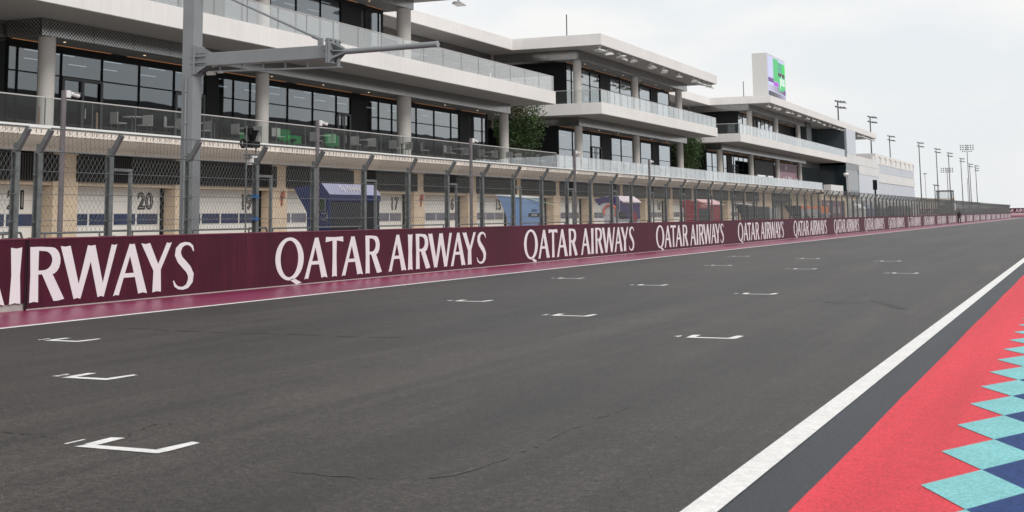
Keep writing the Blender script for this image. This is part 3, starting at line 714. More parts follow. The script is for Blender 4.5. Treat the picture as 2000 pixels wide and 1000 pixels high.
# garages
G0, GP = 40.55, 7.17
P('garage_back_wall', MB().box(-35.0, -35.3, 0, 186, 0, 4.4), C('garage_wall', (.35, .3, .25), .8))
def pillar(y0, y1):
    mb = MB(); zs = [0, .72, 1.42, 2.12, 2.82, 3.5, 4.15]
    for a, b in zip(zs, zs[1:]): mb.box(-34.05, -34.95, y0, y1, a+.006, b-.006)
    P('sandstone_pillar', mb, M['sand'])
for k in range(-3, 16):
    ya, yb = G0+GP*k, G0+GP*k+5.86
    pillar(yb, ya+GP)
    d = P('garage_door', MB().box(-34.72, -34.8, ya+.0, yb-.1, 0, 2.86), M['door'])
    gm = MB()
    for z in (.47, .93, 1.39, 1.86, 2.33): gm.box(-34.716, -34.719, ya+.01, yb-.11, z-.008, z+.004)
    sub('panel_joint', gm, C('joint_line', (.40, .38, .35), .7), d)
    gm = MB().box(-34.6, -34.8, yb-.1, yb-.0, 0, 2.86)
    sub('door_track', gm, M['black'], d)
    mb = MB()
    nw = 4; wdt = (yb-ya-.2)/nw
    for j in range(nw): mb.box(-34.70, -34.717, ya+.06+wdt*j, ya+wdt*(j+1)-.06, 1.43, 1.84)
    sub('door_window', mb, M['doorwin'] if k in (-3, -2, -1, 0, 1) else M['doorwin_grey'], d)
    P('lintel', MB().box(-34.15, -34.8, ya, yb, 2.87, 3.0), M['sand'])
    mb = MB().box(-34.02, -34.95, ya-.12, yb+.36, 3.01, 3.96)
    y = ya-.1
    if k < 8:
        while y < yb+.3: mb.box(-33.985, -34.02, y, y+.05, 3.05, 3.93); y += .13
    P('shutter_box', mb, M['louver'])
    N = 20-k
    me = text_polys(str(N), .88, .036, .004, spacing=1.02)
    for v in me.vertices: v.co = (-34.708+v.co.z+34, 45.35+GP*k-40+v.co.x*1.08, 2.05+v.co.y)
    me.materials.clear(); me.materials.append(M['number']); o = bpy.data.objects.new('number', me); COL.objects.link(o); o.parent = d
    if k < 6:
        me = text_polys(str(N), .88, -.032, .001, spacing=1.02)
        for v in me.vertices: v.co = (-34.702+v.co.z+34, 45.35+GP*k-40+v.co.x*1.08, 2.05+v.co.y)
        if len(me.vertices):
            me.materials.clear(); me.materials.append(M['door']); o = bpy.data.objects.new('number_inline', me); COL.objects.link(o); o.parent = d
P('sandstone_wall', MB().box(-34.0, -34.9, 154.9, 161.6, 0, 4.15), M['sand'])
d = P('garage_door', MB().box(-34.72, -34.8, 162.4, 168.2, 0, 2.86), C('dark_door', (.2, .2, .2), .6))
me = text_polys('4', .88, .03, .004)
for v in me.vertices: v.co = (-34.7+v.co.z+34, 166.6-40+v.co.x*1.08, 2.05+v.co.y)
me.materials.clear(); me.materials.append(M['number']); o = bpy.data.objects.new('number', me); COL.objects.link(o); o.parent = d
P('shutter_box', MB().box(-34.02, -34.95, 161.9, 171.5, 3.01, 3.96), M['louver'])
P('sandstone_wall', MB().box(-34.0, -34.9, 171.6, 184.4, 0, 4.15), M['sand'])
# horns on the pillars
mb = MB()
for k in (-1, 1, 2, 4): mb.tube((-33.95, G0+GP*k-.55, 2.55), (-33.95, G0+GP*k-.40, 2.85), .12, 8, r2=.06); mb.box(-33.99, -34.05, G0+GP*k-.55, G0+GP*k-.45, 2.2, 2.8)
P('siren', mb, C('siren_red', (.32, .10, .08), .5))
# maroon and black media screens between the far columns on the terrace
sc1 = P('media_screen', MB().box(-35.0, -35.15, 171.2, 182.2, 5.0, 7.9), C('maroon_screen', (.16, .02, .06), .3, emit=(.16, .03, .07, .25)))
sub('upper_banner', MB().box(-34.98, -34.995, 171.3, 182.1, 6.85, 7.85), C('pale_maroon', (.16, .07, .11), .5), sc1)
e = MB()
for i, (y, z) in enumerate(((173.0, 5.95), (174.4, 6.1), (180, 5.95), (181.3, 6.0))): e.box(-34.95, -34.99, y, y+.6, z-.12, z+.2)
for y in range(5): e.box(-34.95, -34.99, 176.1+y*.62, 176.5+y*.62, 5.75+.1*(y % 2), 6.35-.05*y)
e.box(-34.95, -34.99, 176.0, 179.2, 5.72, 5.8).tube((-34.97, 174.5, 7.2), (-34.97, 174.5, 7.6), .15, 8).tube((-34.97, 174.5, 7.0), (-34.97, 174.5, 7.2), .05, 6)
sub('white_emblem', e, C('emblem_white', (.8, .78, .8)), sc1)
sc2 = P('media_screen', MB().box(-35.0, -35.15, 157.2, 167.4, 5.0, 7.8), C('black_screen', (.008, .008, .01), .5, spec=.1))
sub('caption', MB().box(-34.97, -34.995, 158.4, 162.8, 5.95, 6.15).box(-34.97, -34.995, 164.0, 167.0, 5.95, 6.15), C('caption_grey', (.6, .6, .6), .4, emit=(1, 1, 1, .4)), sc2)
# far end block of the pit building
P('dark_glass_wall', MB().box(-36.0, -36.2, 190, 204.9, 9.77, 13.9), C('dark_glass_flat', (.015, .028, .035), .08, spec=.6))
P('dark_pillar', MB().box(-34.4, -35.4, 187.0, 190.6, 9.77, 13.95), C('charcoal', (.05, .06, .065), .5))
P('glass_blade', MB().box(-31.98, -36.0, 205.4, 214.0, 10.31, 13.97), M['panel_white'])
P('blade_edge', MB().box(-32.1, -36.0, 204.3, 205.35, 8.6, 13.9), C('blade_dark', (.06, .075, .085), .3))
P('stair_panel', MB().box(-36.9, -37.1, 214.0, 232, 9.8, 13.97), M['panel_white'])
P('end_fascia', MB().box(-32.0, -46, 205.4, 238.4, 8.95, 10.3).box(-32.02, -46, 204.15, 205.39, 8.95, 9.76), C('end_white', (.72, .71, .71), .5, noise=(.3, .04)))
P('lower_glass', MB().box(-32.1, -45, 204.3, 216.1, 4.3, 8.93).box(-35.9, -45, 186.4, 204.2, 4.3, 8.93), C('dark_glass_flat', (.015, .028, .035), .08))
P('glass_band', MB().box(-32.05, -32.09, 204.3, 216.1, 8.0, 8.9).box(-35.85, -35.89, 186.4, 204.2, 8.0, 8.9).box(-32.05, -32.09, 204.3, 216.1, 4.35, 5.0), C('band_grey', (.12, .14, .145), .3))
P('terrace_end_wall', MB().box(-32.0, -33.0, 190.2, 200.5, 4.2, 5.5), C('end_white', (.62, .61, .60), .5))
P('end_cladding', MB().box(-32.05, -45, 216.15, 238.4, 0, 8.94), M['panel_white'])
P('end_base', MB().box(-32.6, -45, 186, 216.1, 0, 4.2), M['sand'])
P('cladding_ledge', MB().box(-31.98, -32.04, 216.15, 238.4, 7.6, 8.9).box(-31.98, -32.04, 216.15, 238.4, 3.2, 4.6), C('end_white', (.62, .61, .60), .5))

# ------------------------------------------------------------------ neighbouring block beyond the pit building
nb = empty('race_office', (-33, 240, 0), label='pale low building with bluish cladding bands standing beyond the pit building', cat='building')
def NBp(name, mb, mt):
    mb.v = [(x+33, y-240, z) for x, y, z in mb.v]; return mb.build(name, mt, nb)
NBp('core', MB().box(-33.3, -50, 238.9, 298, 0, 10.0), C('core_dark', (.03, .035, .04), .4))
NBp('parapet', MB().box(-32.9, -50, 241.5, 298.4, 10.0, 11.75), M['plaster'])
NBp('corner_infill', MB().box(-32.95, -33.29, 238.6, 241.9, 0, 3.9).box(-32.95, -33.29, 238.6, 241.9, 6.9, 8.4).box(-32.95, -33.29, 238.6, 241.0, 10.0, 11.2), C('end_white', (.6, .6, .6)))
NBp('cladding_band', MB().box(-32.95, -33.29, 243.3, 298.2, 8.55, 9.97), M['panel_white'])
NBp('cladding_band', MB().box(-32.95, -33.29, 243.3, 298.2, 3.9, 6.8), M['panel_white'])
NBp('ledge', MB().box(-32.85, -33.29, 242.0, 298.2, 6.85, 8.5), C('end_white', (.6, .6, .6)))
NBp('base', MB().box(-32.85, -33.29, 242.0, 298.2, 0, 3.85), C('end_white', (.6, .6, .6)))
mb = MB(); y = 247
while y < 298:
    mb.box(-32.82, -32.9, y, y+.12, 10.2, 11.4); mb.beam((-32.86, y-1.5, 11.3), (-32.86, y+1.6, 11.0), .06, .12); y += 7.2
NBp('parapet_bracket', mb, C('bracket_grey', (.45, .43, .42)))
mb = MB()
for z in (8.55, 3.9):
    y = 243.5
    while y < 298: mb.box(-32.93, -32.955, y, y+.07, z, z+(1.4 if z > 5 else 2.9)); y += 1.9
NBp('cladding_joint', mb, C('joint_blue', (.42, .44, .48)))

# ------------------------------------------------------------------ LED sign box and antennas on the roof
s = empty('roof_sign_tower', (-33.5, 164, 14.8), label='tall white box on the roof edge carrying a green and purple LED screen', cat='sign')
MB().box(0, -1.75, -5.2, 5.2, .005, 5.55).build('box', C('sign_white', (.62, .61, .60), .5), s, bevel=.03)
def em(n, c, e=.75): return C(n, tuple(v*.1 for v in c), .4, emit=(*c, e))
scr = MB().box(.004, .04, -4.95, 5.0, .35, 5.35).build('screen', em('led_lilac', (.58, .60, .86), .85), s)
def blk(n, y0, y1, z0, z1, c, x=.05, e=.72):
    MB().box(.041, x, y0, y1, z0, z1).build(n.rstrip('0123456789'), em('led_'+n, c, e), scr)
H = 5.0
blk('green_block', -1.9, .9, 2.5, 5.25, (.05, .62, .17)); blk('teal_block', .95, 3.3, 3.8, 5.0, (.05, .45, .28)); blk('bright_green_block', 3.35, 4.95, 3.6, 5.0, (.0, .80, .06))
blk('mid_green_block', .95, 4.95, 1.6, 3.5, (.04, .66, .2)); blk('black_bar', .95, 4.6, 3.3, 3.75, (.01, .01, .01), .06)
blk('purple_bar', -4.9, -1.9, 2.25, 2.75, (.14, .02, .30)); blk('magenta_bar', -1.85, .9, 1.95, 2.45, (.50, .05, .75), .06); blk('violet_bar', 3.8, 4.95, 1.2, 1.8, (.14, .03, .28), .06)
for i in range(6): blk('grey_step%d' % i, -4.9+1.65*i, -3.3+1.65*i, 1.25-.0*i, 1.9, tuple(v*(1-.17*i) for v in (.62, .60, .80)), .046)
for i in range(6): blk('dark_step%d' % i, -4.9+1.65*i, -3.3+1.65*i, .62, 1.15, tuple(.012+(.5*(i/5)**2)*v for v in (.9, .85, 1.2)), .046)
wall_text('lettering', 'plus', 1.75, .062, 3.1, 2.3, em('led_white', (.9, 1, .95), .8), scr, offset=.03)
for (x, y, z, lab) in ((-36, 98.0, 14.8, 'thin dark antenna mast on the roof of the middle block'), (-36, 157.2, 14.8, 'thin dark antenna mast beside the roof LED box')):
    a = empty('roof_antenna', (x, y, z), label=lab, cat='antenna', group='antennas on the pit building roof')
    MB().tube((0,0,.2), (0,0,2.15), .045, 8).build('rod', M['dark_metal'], a)
    MB().box(-.4, .4, -.5, .5, .003, .16).tube((0,0,.16), (0,0,.4), .1, 8).build('base', M['dark_metal'], a)

# ------------------------------------------------------------------ floodlights under the roof edges
def make_flood():
    f = empty('floodlight')
    MB().tube((0,0,0), (0,0,-.22), .05, 8).box(-.16, .16, -.16, .16, -.03, -.001).build('bracket', M['white_metal'], f)
    b = MB().add([(-.28,-.42,-.34),(.28,-.42,-.44),(.28,.42,-.44),(-.28,.42,-.34),(-.2,-.3,-.2),(.2,-.3,-.3),(.2,.3,-.3),(-.2,.3,-.2)], [(0,3,2,1),(4,5,6,7),(0,1,5,4),(1,2,6,5),(2,3,7,6),(3,0,4,7)])
    h = b.build('housing', C('flood_grey', (.55, .55, .55), .4), f)
    MB().add([(-.25,-.38,-.35),(.26,-.38,-.445),(.26,.38,-.445),(-.25,.38,-.35)], [(0,3,2,1)]).build('lens', C('flood_lens', (.70, .72, .74), .15), h, fix=False)
    return f
F0 = make_flood(); used = False
fl2 = [94.95, 96.8, 99.6, 101.1, 103.0, 107.9, 111.6, 116.4, 121.1, 123.0, 125.0, 126.4, 128.0]
fl3 = [153.6, 156.5, 158.6, 163.6, 166.8, 170.7, 176.9, 180.6, 184.4, 189.1, 193.6, 197.0, 200.5, 203.5, 219.2, 222.2, 225.7, 229.2, 232.2, 235.0, 237.0]
ordn = ['first', 'second', 'third', 'fourth', 'fifth', 'sixth', 'seventh', 'eighth', 'ninth', 'tenth', 'eleventh', 'twelfth', 'thirteenth', 'fourteenth', 'fifteenth', 'sixteenth', 'seventeenth', 'eighteenth', 'nineteenth', 'twentieth', 'last']
for lst, where in (([70.2], 'nearest'), (fl2, 'middle'), (fl3, 'farthest')):
    for i, y in enumerate(lst):
        o = F0 if not used else copy_tree(F0); used = True
        o.location = (-32.35, y, 13.95); o.rotation_euler = (random.uniform(-.15, .15), random.uniform(-.5, .35), random.uniform(-.7, .7))
        o['category'] = 'floodlight'; o['group'] = 'floodlights hanging under the roof edge'
        o['label'] = ('single floodlight hanging at the end of the nearest roof' if where == 'nearest' else '%s floodlight from the left under the %s roof edge' % (ordn[i], 'middle block' if where == 'middle' else 'far block'))

# ------------------------------------------------------------------ trees and dry shrubs
def leaf_cloud(n, cen, rad, rng, size, droop=.5):
    mb = MB()
    lumps = [(cen+Vector((rng.gauss(0, .5)*rad.x, rng.gauss(0, .5)*rad.y, rng.uniform(-.8, .8)*rad.z)), rng.uniform(.25, .5)) for _ in range(26)]
    for _ in range(n):
        c, r = rng.choice(lumps)
        p = c+Vector((rng.gauss(0, r*rad.x*.7), rng.gauss(0, r*rad.y*.7), rng.gauss(0, r*rad.z*.6)))
        q = p-cen
        if (q.x/rad.x)**2+(q.y/rad.y)**2+(q.z/rad.z)**2 > 1.5: continue
        d = Vector((rng.gauss(0, 1), rng.gauss(0, 1), -droop*2+rng.gauss(0, .6))).normalized(); s = size*rng.uniform(.6, 1.5)
        e = d.cross(Vector((rng.gauss(0, 1), rng.gauss(0, 1), rng.gauss(0, 1)))).normalized()*s*.22
        mb.quad(p-d*s*.5, p+e, p+d*s*.5, p-e)
    return mb
def make_tree(x, y, z, seed, lab, H=4.6, rx=1.7, ry=2.3, lean=.4):
    rng = random.Random(seed); t = empty('green_tree', (x, y, z), label=lab, cat='tree', group='green trees growing on the first floor terrace')
    tk = MB(); p = Vector((0,0,0)); tips = []
    for st in range(3):
        q = Vector((rng.uniform(-.15, .15), rng.uniform(-.2, .2)+st*.06, .0)); p = q; r = .07
        for i in range(6):
            n = p+Vector((rng.uniform(-.12, .12), lean/6+rng.uniform(-.1, .1), H*.13)); tk.tube(p, n, r, 7, r2=r*.85, caps=False); p = n; r *= .85
        for j in range(9):
            a = rng.uniform(0, 6.28); q = p+Vector((math.cos(a)*rx*.6, math.sin(a)*ry*.6, rng.uniform(-.3, .3)*H*.4+.5)); tk.tube(p-Vector((0,0,rng.uniform(0, 1))), q, .025, 5, r2=.008, caps=False)
    tk.tube((0,0,-.0),(0,0,.25),.16,8).build('trunk', M['bark'], t)
    cen = Vector((0, lean, H*.62)); rad = Vector((rx, ry, H*.46))
    c1 = leaf_cloud(6500, cen, rad, rng, .17)
    c1.build('crown', M['leaf1'], t, fix=False)
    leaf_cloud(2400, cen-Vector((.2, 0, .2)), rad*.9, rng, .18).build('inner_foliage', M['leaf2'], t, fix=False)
    MB().box(-.5, .5, -.5, .5, .002, .35).build('planter', M['concrete'], t)
make_tree(-36.9, 90.0, 4.75, 3, 'leafy green tree on the terrace between the nearest and middle blocks', 5.6, 1.7, 1.35, .3)
make_tree(-36.9, 135.0, 4.75, 11, 'leafy green tree on the terrace between the middle and far blocks', 5.4, 1.6, 1.8, .3)
def shrub(x, y, z, seed, lab):
    rng = random.Random(seed); t = empty('dry_shrub', (x, y, z), label=lab, cat='shrub', group='leafless shrubs on the upper floor')
    mb = MB()
    def br(p, d, L, r, n):
        q = p+d*L; mb.tube(p, q, r, 4, r2=r*.7, caps=False, smooth=False)
        if n:
            for _ in range(rng.choice((2, 3, 3))):
                br(q, (d+Vector((rng.gauss(0, .45), rng.gauss(0, .45), rng.gauss(.1, .3)))).normalized(), L*rng.uniform(.65, .9), r*.72, n-1)
    for _ in range(9): br(Vector((rng.uniform(-.3, .3), rng.uniform(-1.3, 1.3), .3)), Vector((rng.gauss(0, .3), rng.gauss(0, .4), 1)).normalized(), .62, .022, 4)
    mb.build('branches', M['twig'], t)
    MB().box(-.45, .45, -1.5, 1.5, .002, .45).build('planter', M['concrete'], t)
shrub(-39.9, 96.0-2.6, 9.77, 5, 'bare brown shrub in the upper gap left of the middle block')
shrub(-39.9, 133.0, 9.77, 6, 'bare brown shrub in the upper gap right of the middle block')
shrub(-39.9, 88.0, 9.77, 8, 'bare brown shrub behind the end of the nearest balcony glass')

# ------------------------------------------------------------------ terrace furniture behind the balustrade
def chair(name):
    c = empty(name)
    MB().box(-.22, .22, -.22, .22, .43, .47).build('seat', C('chair_grey', (.26, .26, .26), .5), c)
    MB().box(.19, .23, -.21, .21, .47, .86).build('backrest', C('chair_grey', (.26, .26, .26), .5), c)
    for a in (-1, 1):
        for b in (-1, 1): MB().tube((a*.19, b*.19, 0), (a*.18, b*.18, .43), .015, 6).build('leg', M['dark_metal'], c)
    return c
def table():
    c = empty('cafe_table')
    MB().tube((0,0,.71), (0,0,.74), .38, 18).build('tabletop', C('table_top', (.34, .33, .32), .4), c)
    MB().tube((0,0,.03), (0,0,.71), .035, 8).build('leg', M['dark_metal'], c)
    MB().tube((0,0,0), (0,0,.03), .24, 14).build('base', M['dark_metal'], c)
    return c
ch0, tb0 = chair('terrace_chair'), table(); u1 = u2 = False
ty = [42.6, 46.5, 50.3, 56.8, 60.9, 65.0, 72.0, 76.5, 80.6, 99.5, 104.0, 109.0, 114.6, 119.8]
for i, y in enumerate(ty):
    t = tb0 if not u1 else copy_tree(tb0); u1 = True
    t.location = (-33.3, y, 4.752); tag(t, '%s small round table from the left behind the terrace glass' % ordn[i], 'table', 'round tables on the terrace')
    for sgn in (-1, 1):
        c = ch0 if not u2 else copy_tree(ch0); u2 = True
        c.location = (-33.3+random.uniform(-.1, .1), y+sgn*.72, 4.752); c.rotation_euler = (0, 0, sgn*1.57+random.uniform(-.3, .3))
        tag(c, 'grey chair on the %s side of the %s terrace table from the left' % ('far' if sgn > 0 else 'near', ordn[i]), 'chair', 'grey chairs on the terrace')

def heater():
    h = empty('patio_heater')
    MB().tube((0,0,0), (0,0,.12), .24, 14).build('base', M['dark_metal'], h)
    MB().tube((0,0,.12), (0,0,.86), .03, 8).build('pole', M['dark_metal'], h)
    MB().tube((0,0,.86), (0,0,1.02), .08, 12, r2=.24).tube((0,0,1.02), (0,0,1.07), .24, 14, r2=.04).build('hood', C('heater_black', (.03, .03, .03), .5), h)
    return h
h0 = heater()
for i, y in enumerate((48.4, 58.9, 62.8, 74.3, 78.6, 106.5, 117.2)):
    h = h0 if i == 0 else copy_tree(h0)
    h.location = (-33.6, y, 4.752); tag(h, '%s black standing heater from the left behind the terrace glass' % ordn[i], 'heater', 'black standing heaters on the terrace')
for i, y in enumerate((44.6, 52.4, 67.2, 70.2, 84.5, 87.2, 93.0, 101.8, 111.8, 122.3)):
    c = copy_tree(ch0); c.location = (-33.0, y, 4.752); c.rotation_euler = (0, 0, 3.14+random.uniform(-.8, .8))
    tag(c, '%s single grey chair from the left standing apart from the terrace tables' % ordn[i], 'chair', 'grey chairs on the terrace')

# ------------------------------------------------------------------ team stands on the pit wall
PZ = .25
def stand(name, y, lab): return empty(name, (-19.3, y, 0), label=lab, cat='pit stand')
# dark blue stand: end face profile in (x,z), local
blue = C('team_blue', (.008, .017, .085), .35); dk = C('stand_black', (.012, .013, .018), .4)
s = stand('pit_stand', 33.3, 'large dark blue pit stand with slanted lavender canopy and white lettering')
prof = [(0, 2.21), (-.26, 2.50), (-1.15, 2.40), (-.72, 1.72), (-.70, .3), (0, .3)]
MB().prism(prof, .0, .08, 'y').build('end_panel', blue, s)
MB().prism([(0, 2.21), (0, 2.02), (-.2, 2.02), (-.25, 2.4), (-.26, 2.5)], .08, 3.0, 'y').build('canopy_frame', blue, s)
cp = MB().add([(.012, 0, 2.20), (.012, 3.02, 2.20), (-.255, 3.02, 2.512), (-.255, 0, 2.512)], [(0,1,2,3)]).add([(.0, 0, 2.19), (.0, 3.02, 2.19), (-.267, 3.02, 2.50), (-.267, 0, 2.50)], [(3,2,1,0)])
o = cp.build('canopy', C('lavender', (.29, .29, .42), .5), s)
me = text_polys('YAMAHA', .27, .016, .001); me2 = text_polys('FACTORY RACING', .085, .0, .001); dv = Vector((-.267, 0, .312)).normalized()
for mm, off, yc, sx in ((me, .13, 1.72, .95), (me2, .02, 1.66, 1.15)):
    for v in mm.vertices:
        a, b, c = v.co; q = Vector((.016, 0, 2.205))+dv*(off+b); v.co = (q.x+.006, yc+a*sx, q.z+.004)
    mm.materials.clear(); mm.materials.append(M['letter']); t = bpy.data.objects.new('lettering', mm); COL.objects.link(t); t.parent = o
mb = MB(); q = Vector((.024, 0, 2.21))+dv*.22
for i in range(16):
    a, b = R(i*22.5), R(i*22.5+22.5)
    mb.tube(tuple(q+dv*.11*math.cos(a)+Vector((0, .93+.12*math.sin(a), 0))), tuple(q+dv*.11*math.cos(b)+Vector((0, .93+.12*math.sin(b), 0))), .009, 5)
for i in range(3):
    a = R(120*i); mb.tube(tuple(q+Vector((0, .93, 0))), tuple(q+dv*.09*math.cos(a)+Vector((0, .93+.1*math.sin(a), 0))), .009, 5)
mb.build('round_emblem', M['letter'], o)
MB().box(-.04, -.08, .1, 3.0, .3, 2.02).build('front_panel', dk, s)
MB().add([(-.03, 1.0, .3), (-.03, 3.0, .3), (-.03, 3.0, 1.35), (-.03, 1.9, .8)], [(0,1,2,3)]).build('blue_stripe', blue, s)
MB().box(-.5, -.75, 3.02, 3.28, 1.42, 2.1).build('side_box', blue, s)
mo = MB().box(-.1, -.35, -.06, -.02, 1.75, 2.1).box(.0, -.18, -.12, -.08, 1.48, 1.52).box(.0, -.18, -.12, -.08, 1.66, 1.70).box(-.0, -.03, -.12, -.08, 1.45, 1.72)
mo.build('monitor_arm', M['steel'], s)
MB().box(-.12, -.33, -.075, -.061, 1.78, 2.08).build('monitor', C('mon_green', (.01, .03, .01), .3), s)
# light blue stand
lb = C('team_light_blue', (.19, .30, .52), .5)
s = stand('pit_stand', 47.4, 'light blue pit stand with tapered end wing and small black sign')
MB().prism([(0, 2.23), (-1.02, 2.32), (-.86, 2.1), (-.62, 1.5), (-.5, .3), (0, .3)], 0, .06, 'y').build('end_panel', lb, s)
MB().box(0, -.05, .06, 2.0, .3, 2.20).build('front_panel', lb, s)
MB().prism([(0.02, 2.23), (-1.04, 2.33), (-1.04, 2.36), (0.02, 2.27)], -.03, 2.03, 'y').build('canopy', C('canopy_white', (.72, .78, .84), .4), s)
MB().beam((-.1, -.4, 2.33), (.3, 2.9, 1.95), .025, .025).build('brace', C('brace_green', (.55, .65, .40)), s)
b = MB().box(.005, .012, .62, 1.78, 1.52, 1.66).build('black_sign', dk, s)
wall_text('lettering', 'FEDERAL', .13, .014, 1.2, 1.545, M['letter'], b, wscale=1.1, depth=.001)
wall_text('lettering', 'GRESINI', .13, .008, 1.2, 1.72, C('navy', (.02, .04, .12)), s, wscale=1.3, depth=.001)
# purple stand
pu = C('team_purple', (.040, .018, .115), .4); rdp = C('team_red', (.27, .018, .028), .4)
s = stand('pit_stand', 58.9, 'purple pit stand with pale red ring emblem on its curved end')
arc = [(0, 2.38), (-.4, 2.40), (-1.15, 2.28), (-.95, 2.02), (-.8, 1.7), (-.72, 1.3), (-.70, .3), (0, .3)]
MB().prism(arc, 0, .06, 'y').build('end_panel', C('off_white', (.55, .55, .58), .4), s)
MB().prism([(0, 2.39), (-.4, 2.41), (-1.16, 2.29), (-.95, 2.0), (-.7, 2.12), (-.35, 2.12), (-.12, 1.95), (0, 1.7)], -.02, -.002, 'y').build('purple_curve', pu, s)
mb = MB()
for i in range(13):
    a, b = R(-40+i*19), R(-40+(i+1)*19); mb.tube((-.42+.30*math.cos(a), -.03, 1.72+.30*math.sin(a)), (-.42+.30*math.cos(b), -.03, 1.72+.30*math.sin(b)), .055, 6)
mb.build('ring_emblem', C('pale_red', (.62, .16, .12), .5), s)
MB().box(0, -.05, .06, 3.1, 1.38, 2.18).build('front_panel', pu, s)
MB().box(-.02, -.05, .06, 3.1, .3, 1.375).build('lower_panel', C('off_white', (.55, .55, .58), .4), s)
MB().prism([(.06, 2.17), (-.3, 2.43), (-.8, 2.40), (-.8, 2.36), (-.3, 2.38), (.06, 2.12)], 0.4, 3.15, 'y').build('canopy', C('canopy_pinkwhite', (.75, .62, .66), .4), s)
MB().add([(.01, 1.6, 1.25), (.01, 2.7, 1.25), (.01, 2.4, 1.7), (.01, 2.0, 1.7)], [(0,1,2,3)]).build('red_patch', rdp, s)
MB().box(.05, -.0, -.1, .9, 1.42, 1.72).build('monitor', dk, s)
wall_text('lettering', 'PRAMAC', .12, -.45, -.05, 1.26, rdp, s, rot='side', depth=.001)
# red stand
s = stand('pit_stand', 72.3, 'red pit stand with pale pink canopy roof and white lettering')
MB().prism([(.05, 2.18), (-.5, 2.36), (-1.0, 2.24), (-.75, 1.9), (-.7, .3), (0, .3)], 0, .06, 'y').build('end_panel', rdp, s)
MB().box(0, -.05, .06, 5.6, .3, 2.1).build('front_panel', rdp, s)
MB().box(.0, .012, .3, 2.8, .9, 1.86).build('dark_window', dk, s)
MB().prism([(.08, 2.12), (-.5, 2.40), (-.9, 2.3), (-.5, 2.36), (.08, 2.08)], 1.6, 5.7, 'y').build('canopy', C('canopy_pink', (.75, .42, .42), .4), s)
sg = MB().box(.02, .03, -.1, 3.1, 1.88, 2.2).build('sign_strip', rdp, s)
wall_text('lettering', 'DUCATI', .27, .034, 1.5, 1.94, C('pale_lettering', (.75, .6, .6)), sg, wscale=1.6, depth=.001)
# black stand with curved wing
s = stand('pit_stand', 84.5, 'black pit stand with concave curved end wing')
MB().prism([(0, 2.12), (-1.0, 2.20), (-.72, 1.9), (-.52, 1.5), (-.44, .9), (-.42, .3), (0, .3)], 0, .06, 'y').build('end_panel', dk, s)
MB().box(0, -.05, .06, 6.1, .3, 2.02).build('front_panel', dk, s)
MB().prism([(.03, 2.1), (-1.02, 2.22), (-1.02, 2.25), (.03, 2.14)], -.02, 3.2, 'y').build('canopy', C('canopy_grey', (.45, .45, .45)), s)
MB().box(-.1, -.2, 6.3, 8.9, .3, 1.95).build('grey_cabinet', C('cab_grey', (.33, .33, .34)), s)
# grey stand with orange top
org = C('team_orange', (.75, .17, .03), .4); grs = C('team_grey', (.36, .36, .36), .4)
s = stand('pit_stand', 101.5, 'grey pit stand with an orange top stripe and dark lettering')
MB().prism([(0, 2.12), (-1.3, 2.22), (-1.0, 1.7), (-.6, 1.2), (-.3, .3), (0, .3)], 0, .06, 'y').build('end_panel', dk, s)
fp = MB().box(0, -.05, .06, 11.4, .3, 2.1).build('front_panel', grs, s)
MB().box(.004, .02, .0, 11.4, 1.92, 2.12).box(.004, .02, 8.2, 11.4, 1.6, 1.918).build('orange_stripe', org, s)
MB().add([(.012, 1.2, .3), (.012, 5.6, .3), (.012, 3.6, 1.2), (.012, 1.2, 1.75)], [(0,1,2,3)]).build('dark_curve', dk, s)
wall_text('lettering', 'REPSOL', .55, .014, 8.6, 1.12, C('navy_black', (.02, .02, .04)), fp, wscale=1.9, depth=.001)
# maroon information board
s = empty('banner_board', (-21, 120, 0), label='greyish maroon banner wall with small white logos behind the fence', cat='banner')
bd = MB().box(0, -.1, .4, 12.2, .3, 2.70).build('board', C('board_maroon', (.15, .06, .085), .6), s)
em_ = MB()
for i, (y, z) in enumerate([(1.2, 2.3), (2.6, 2.3), (1.6, 1.5), (3.2, 1.45), (9.8, 1.6), (2.0, .9), (5.2, .95), (8.5, .95)]): em_.box(.004, .012, y, y+.7, z, z+.16)
for j in range(3): em_.beam((.01, 5.2+j*.5, 2.1), (.01, 5.6+j*.5, 1.6), .01, .09); em_.beam((.01, 5.6+j*.5, 2.1), (.01, 5.2+j*.5, 1.6), .01, .09)
em_.tube((.004, 8.7, 1.85), (.012, 8.7, 1.85), .35, 12).build('white_logos', C('logo_grey', (.5, .45, .47)), bd)
for (y, c, lab, nm) in ((133.5, (.6, .6, .6), 'white gabled tent behind the fence right of the maroon banner', 'tent'), (139, (.10, .13, .20), 'dark navy pit stand right of the white tent', 'pit_stand'), (147, (.03, .03, .03), 'black pit stand beneath the pale canopies of the far fence', 'pit_stand')):
    s = empty(nm, (-19.8, y, 0), label=lab, cat='tent' if nm == 'tent' else 'pit stand')
    MB().box(0, -1.2, 0, 4.2, .3, 1.95).build('body', C('bd%d' % y, c, .5), s)
    MB().prism([(.1, 1.955), (-.55, 2.45), (-1.3, 1.955)], -.1, 4.3, 'y').build('canopy', C('cn%d' % y, tuple(min(.7, v*1.3) for v in c), .5), s)
s = empty('pit_stand', (-19.6, 158, 0), label='dark pit stand with three thin red stripes farthest along the fence', cat='pit stand')
MB().box(0, -1.2, 0, 14, .3, 2.3).build('body', C('dkgrey', (.05, .05, .055)), s)
MB().box(.005, .02, 5.2, 9.0, 2.0, 2.1).box(.005, .02, 5.2, 9.0, 1.6, 1.7).box(.005, .02, 5.2, 10.0, 1.25, 1.33).build('red_stripes', rdp, s)
s = empty('canopy_row', (-20.4, 142, 0), label='row of pale square canopies behind the far stretch of fence', cat='canopy')
mb = MB()
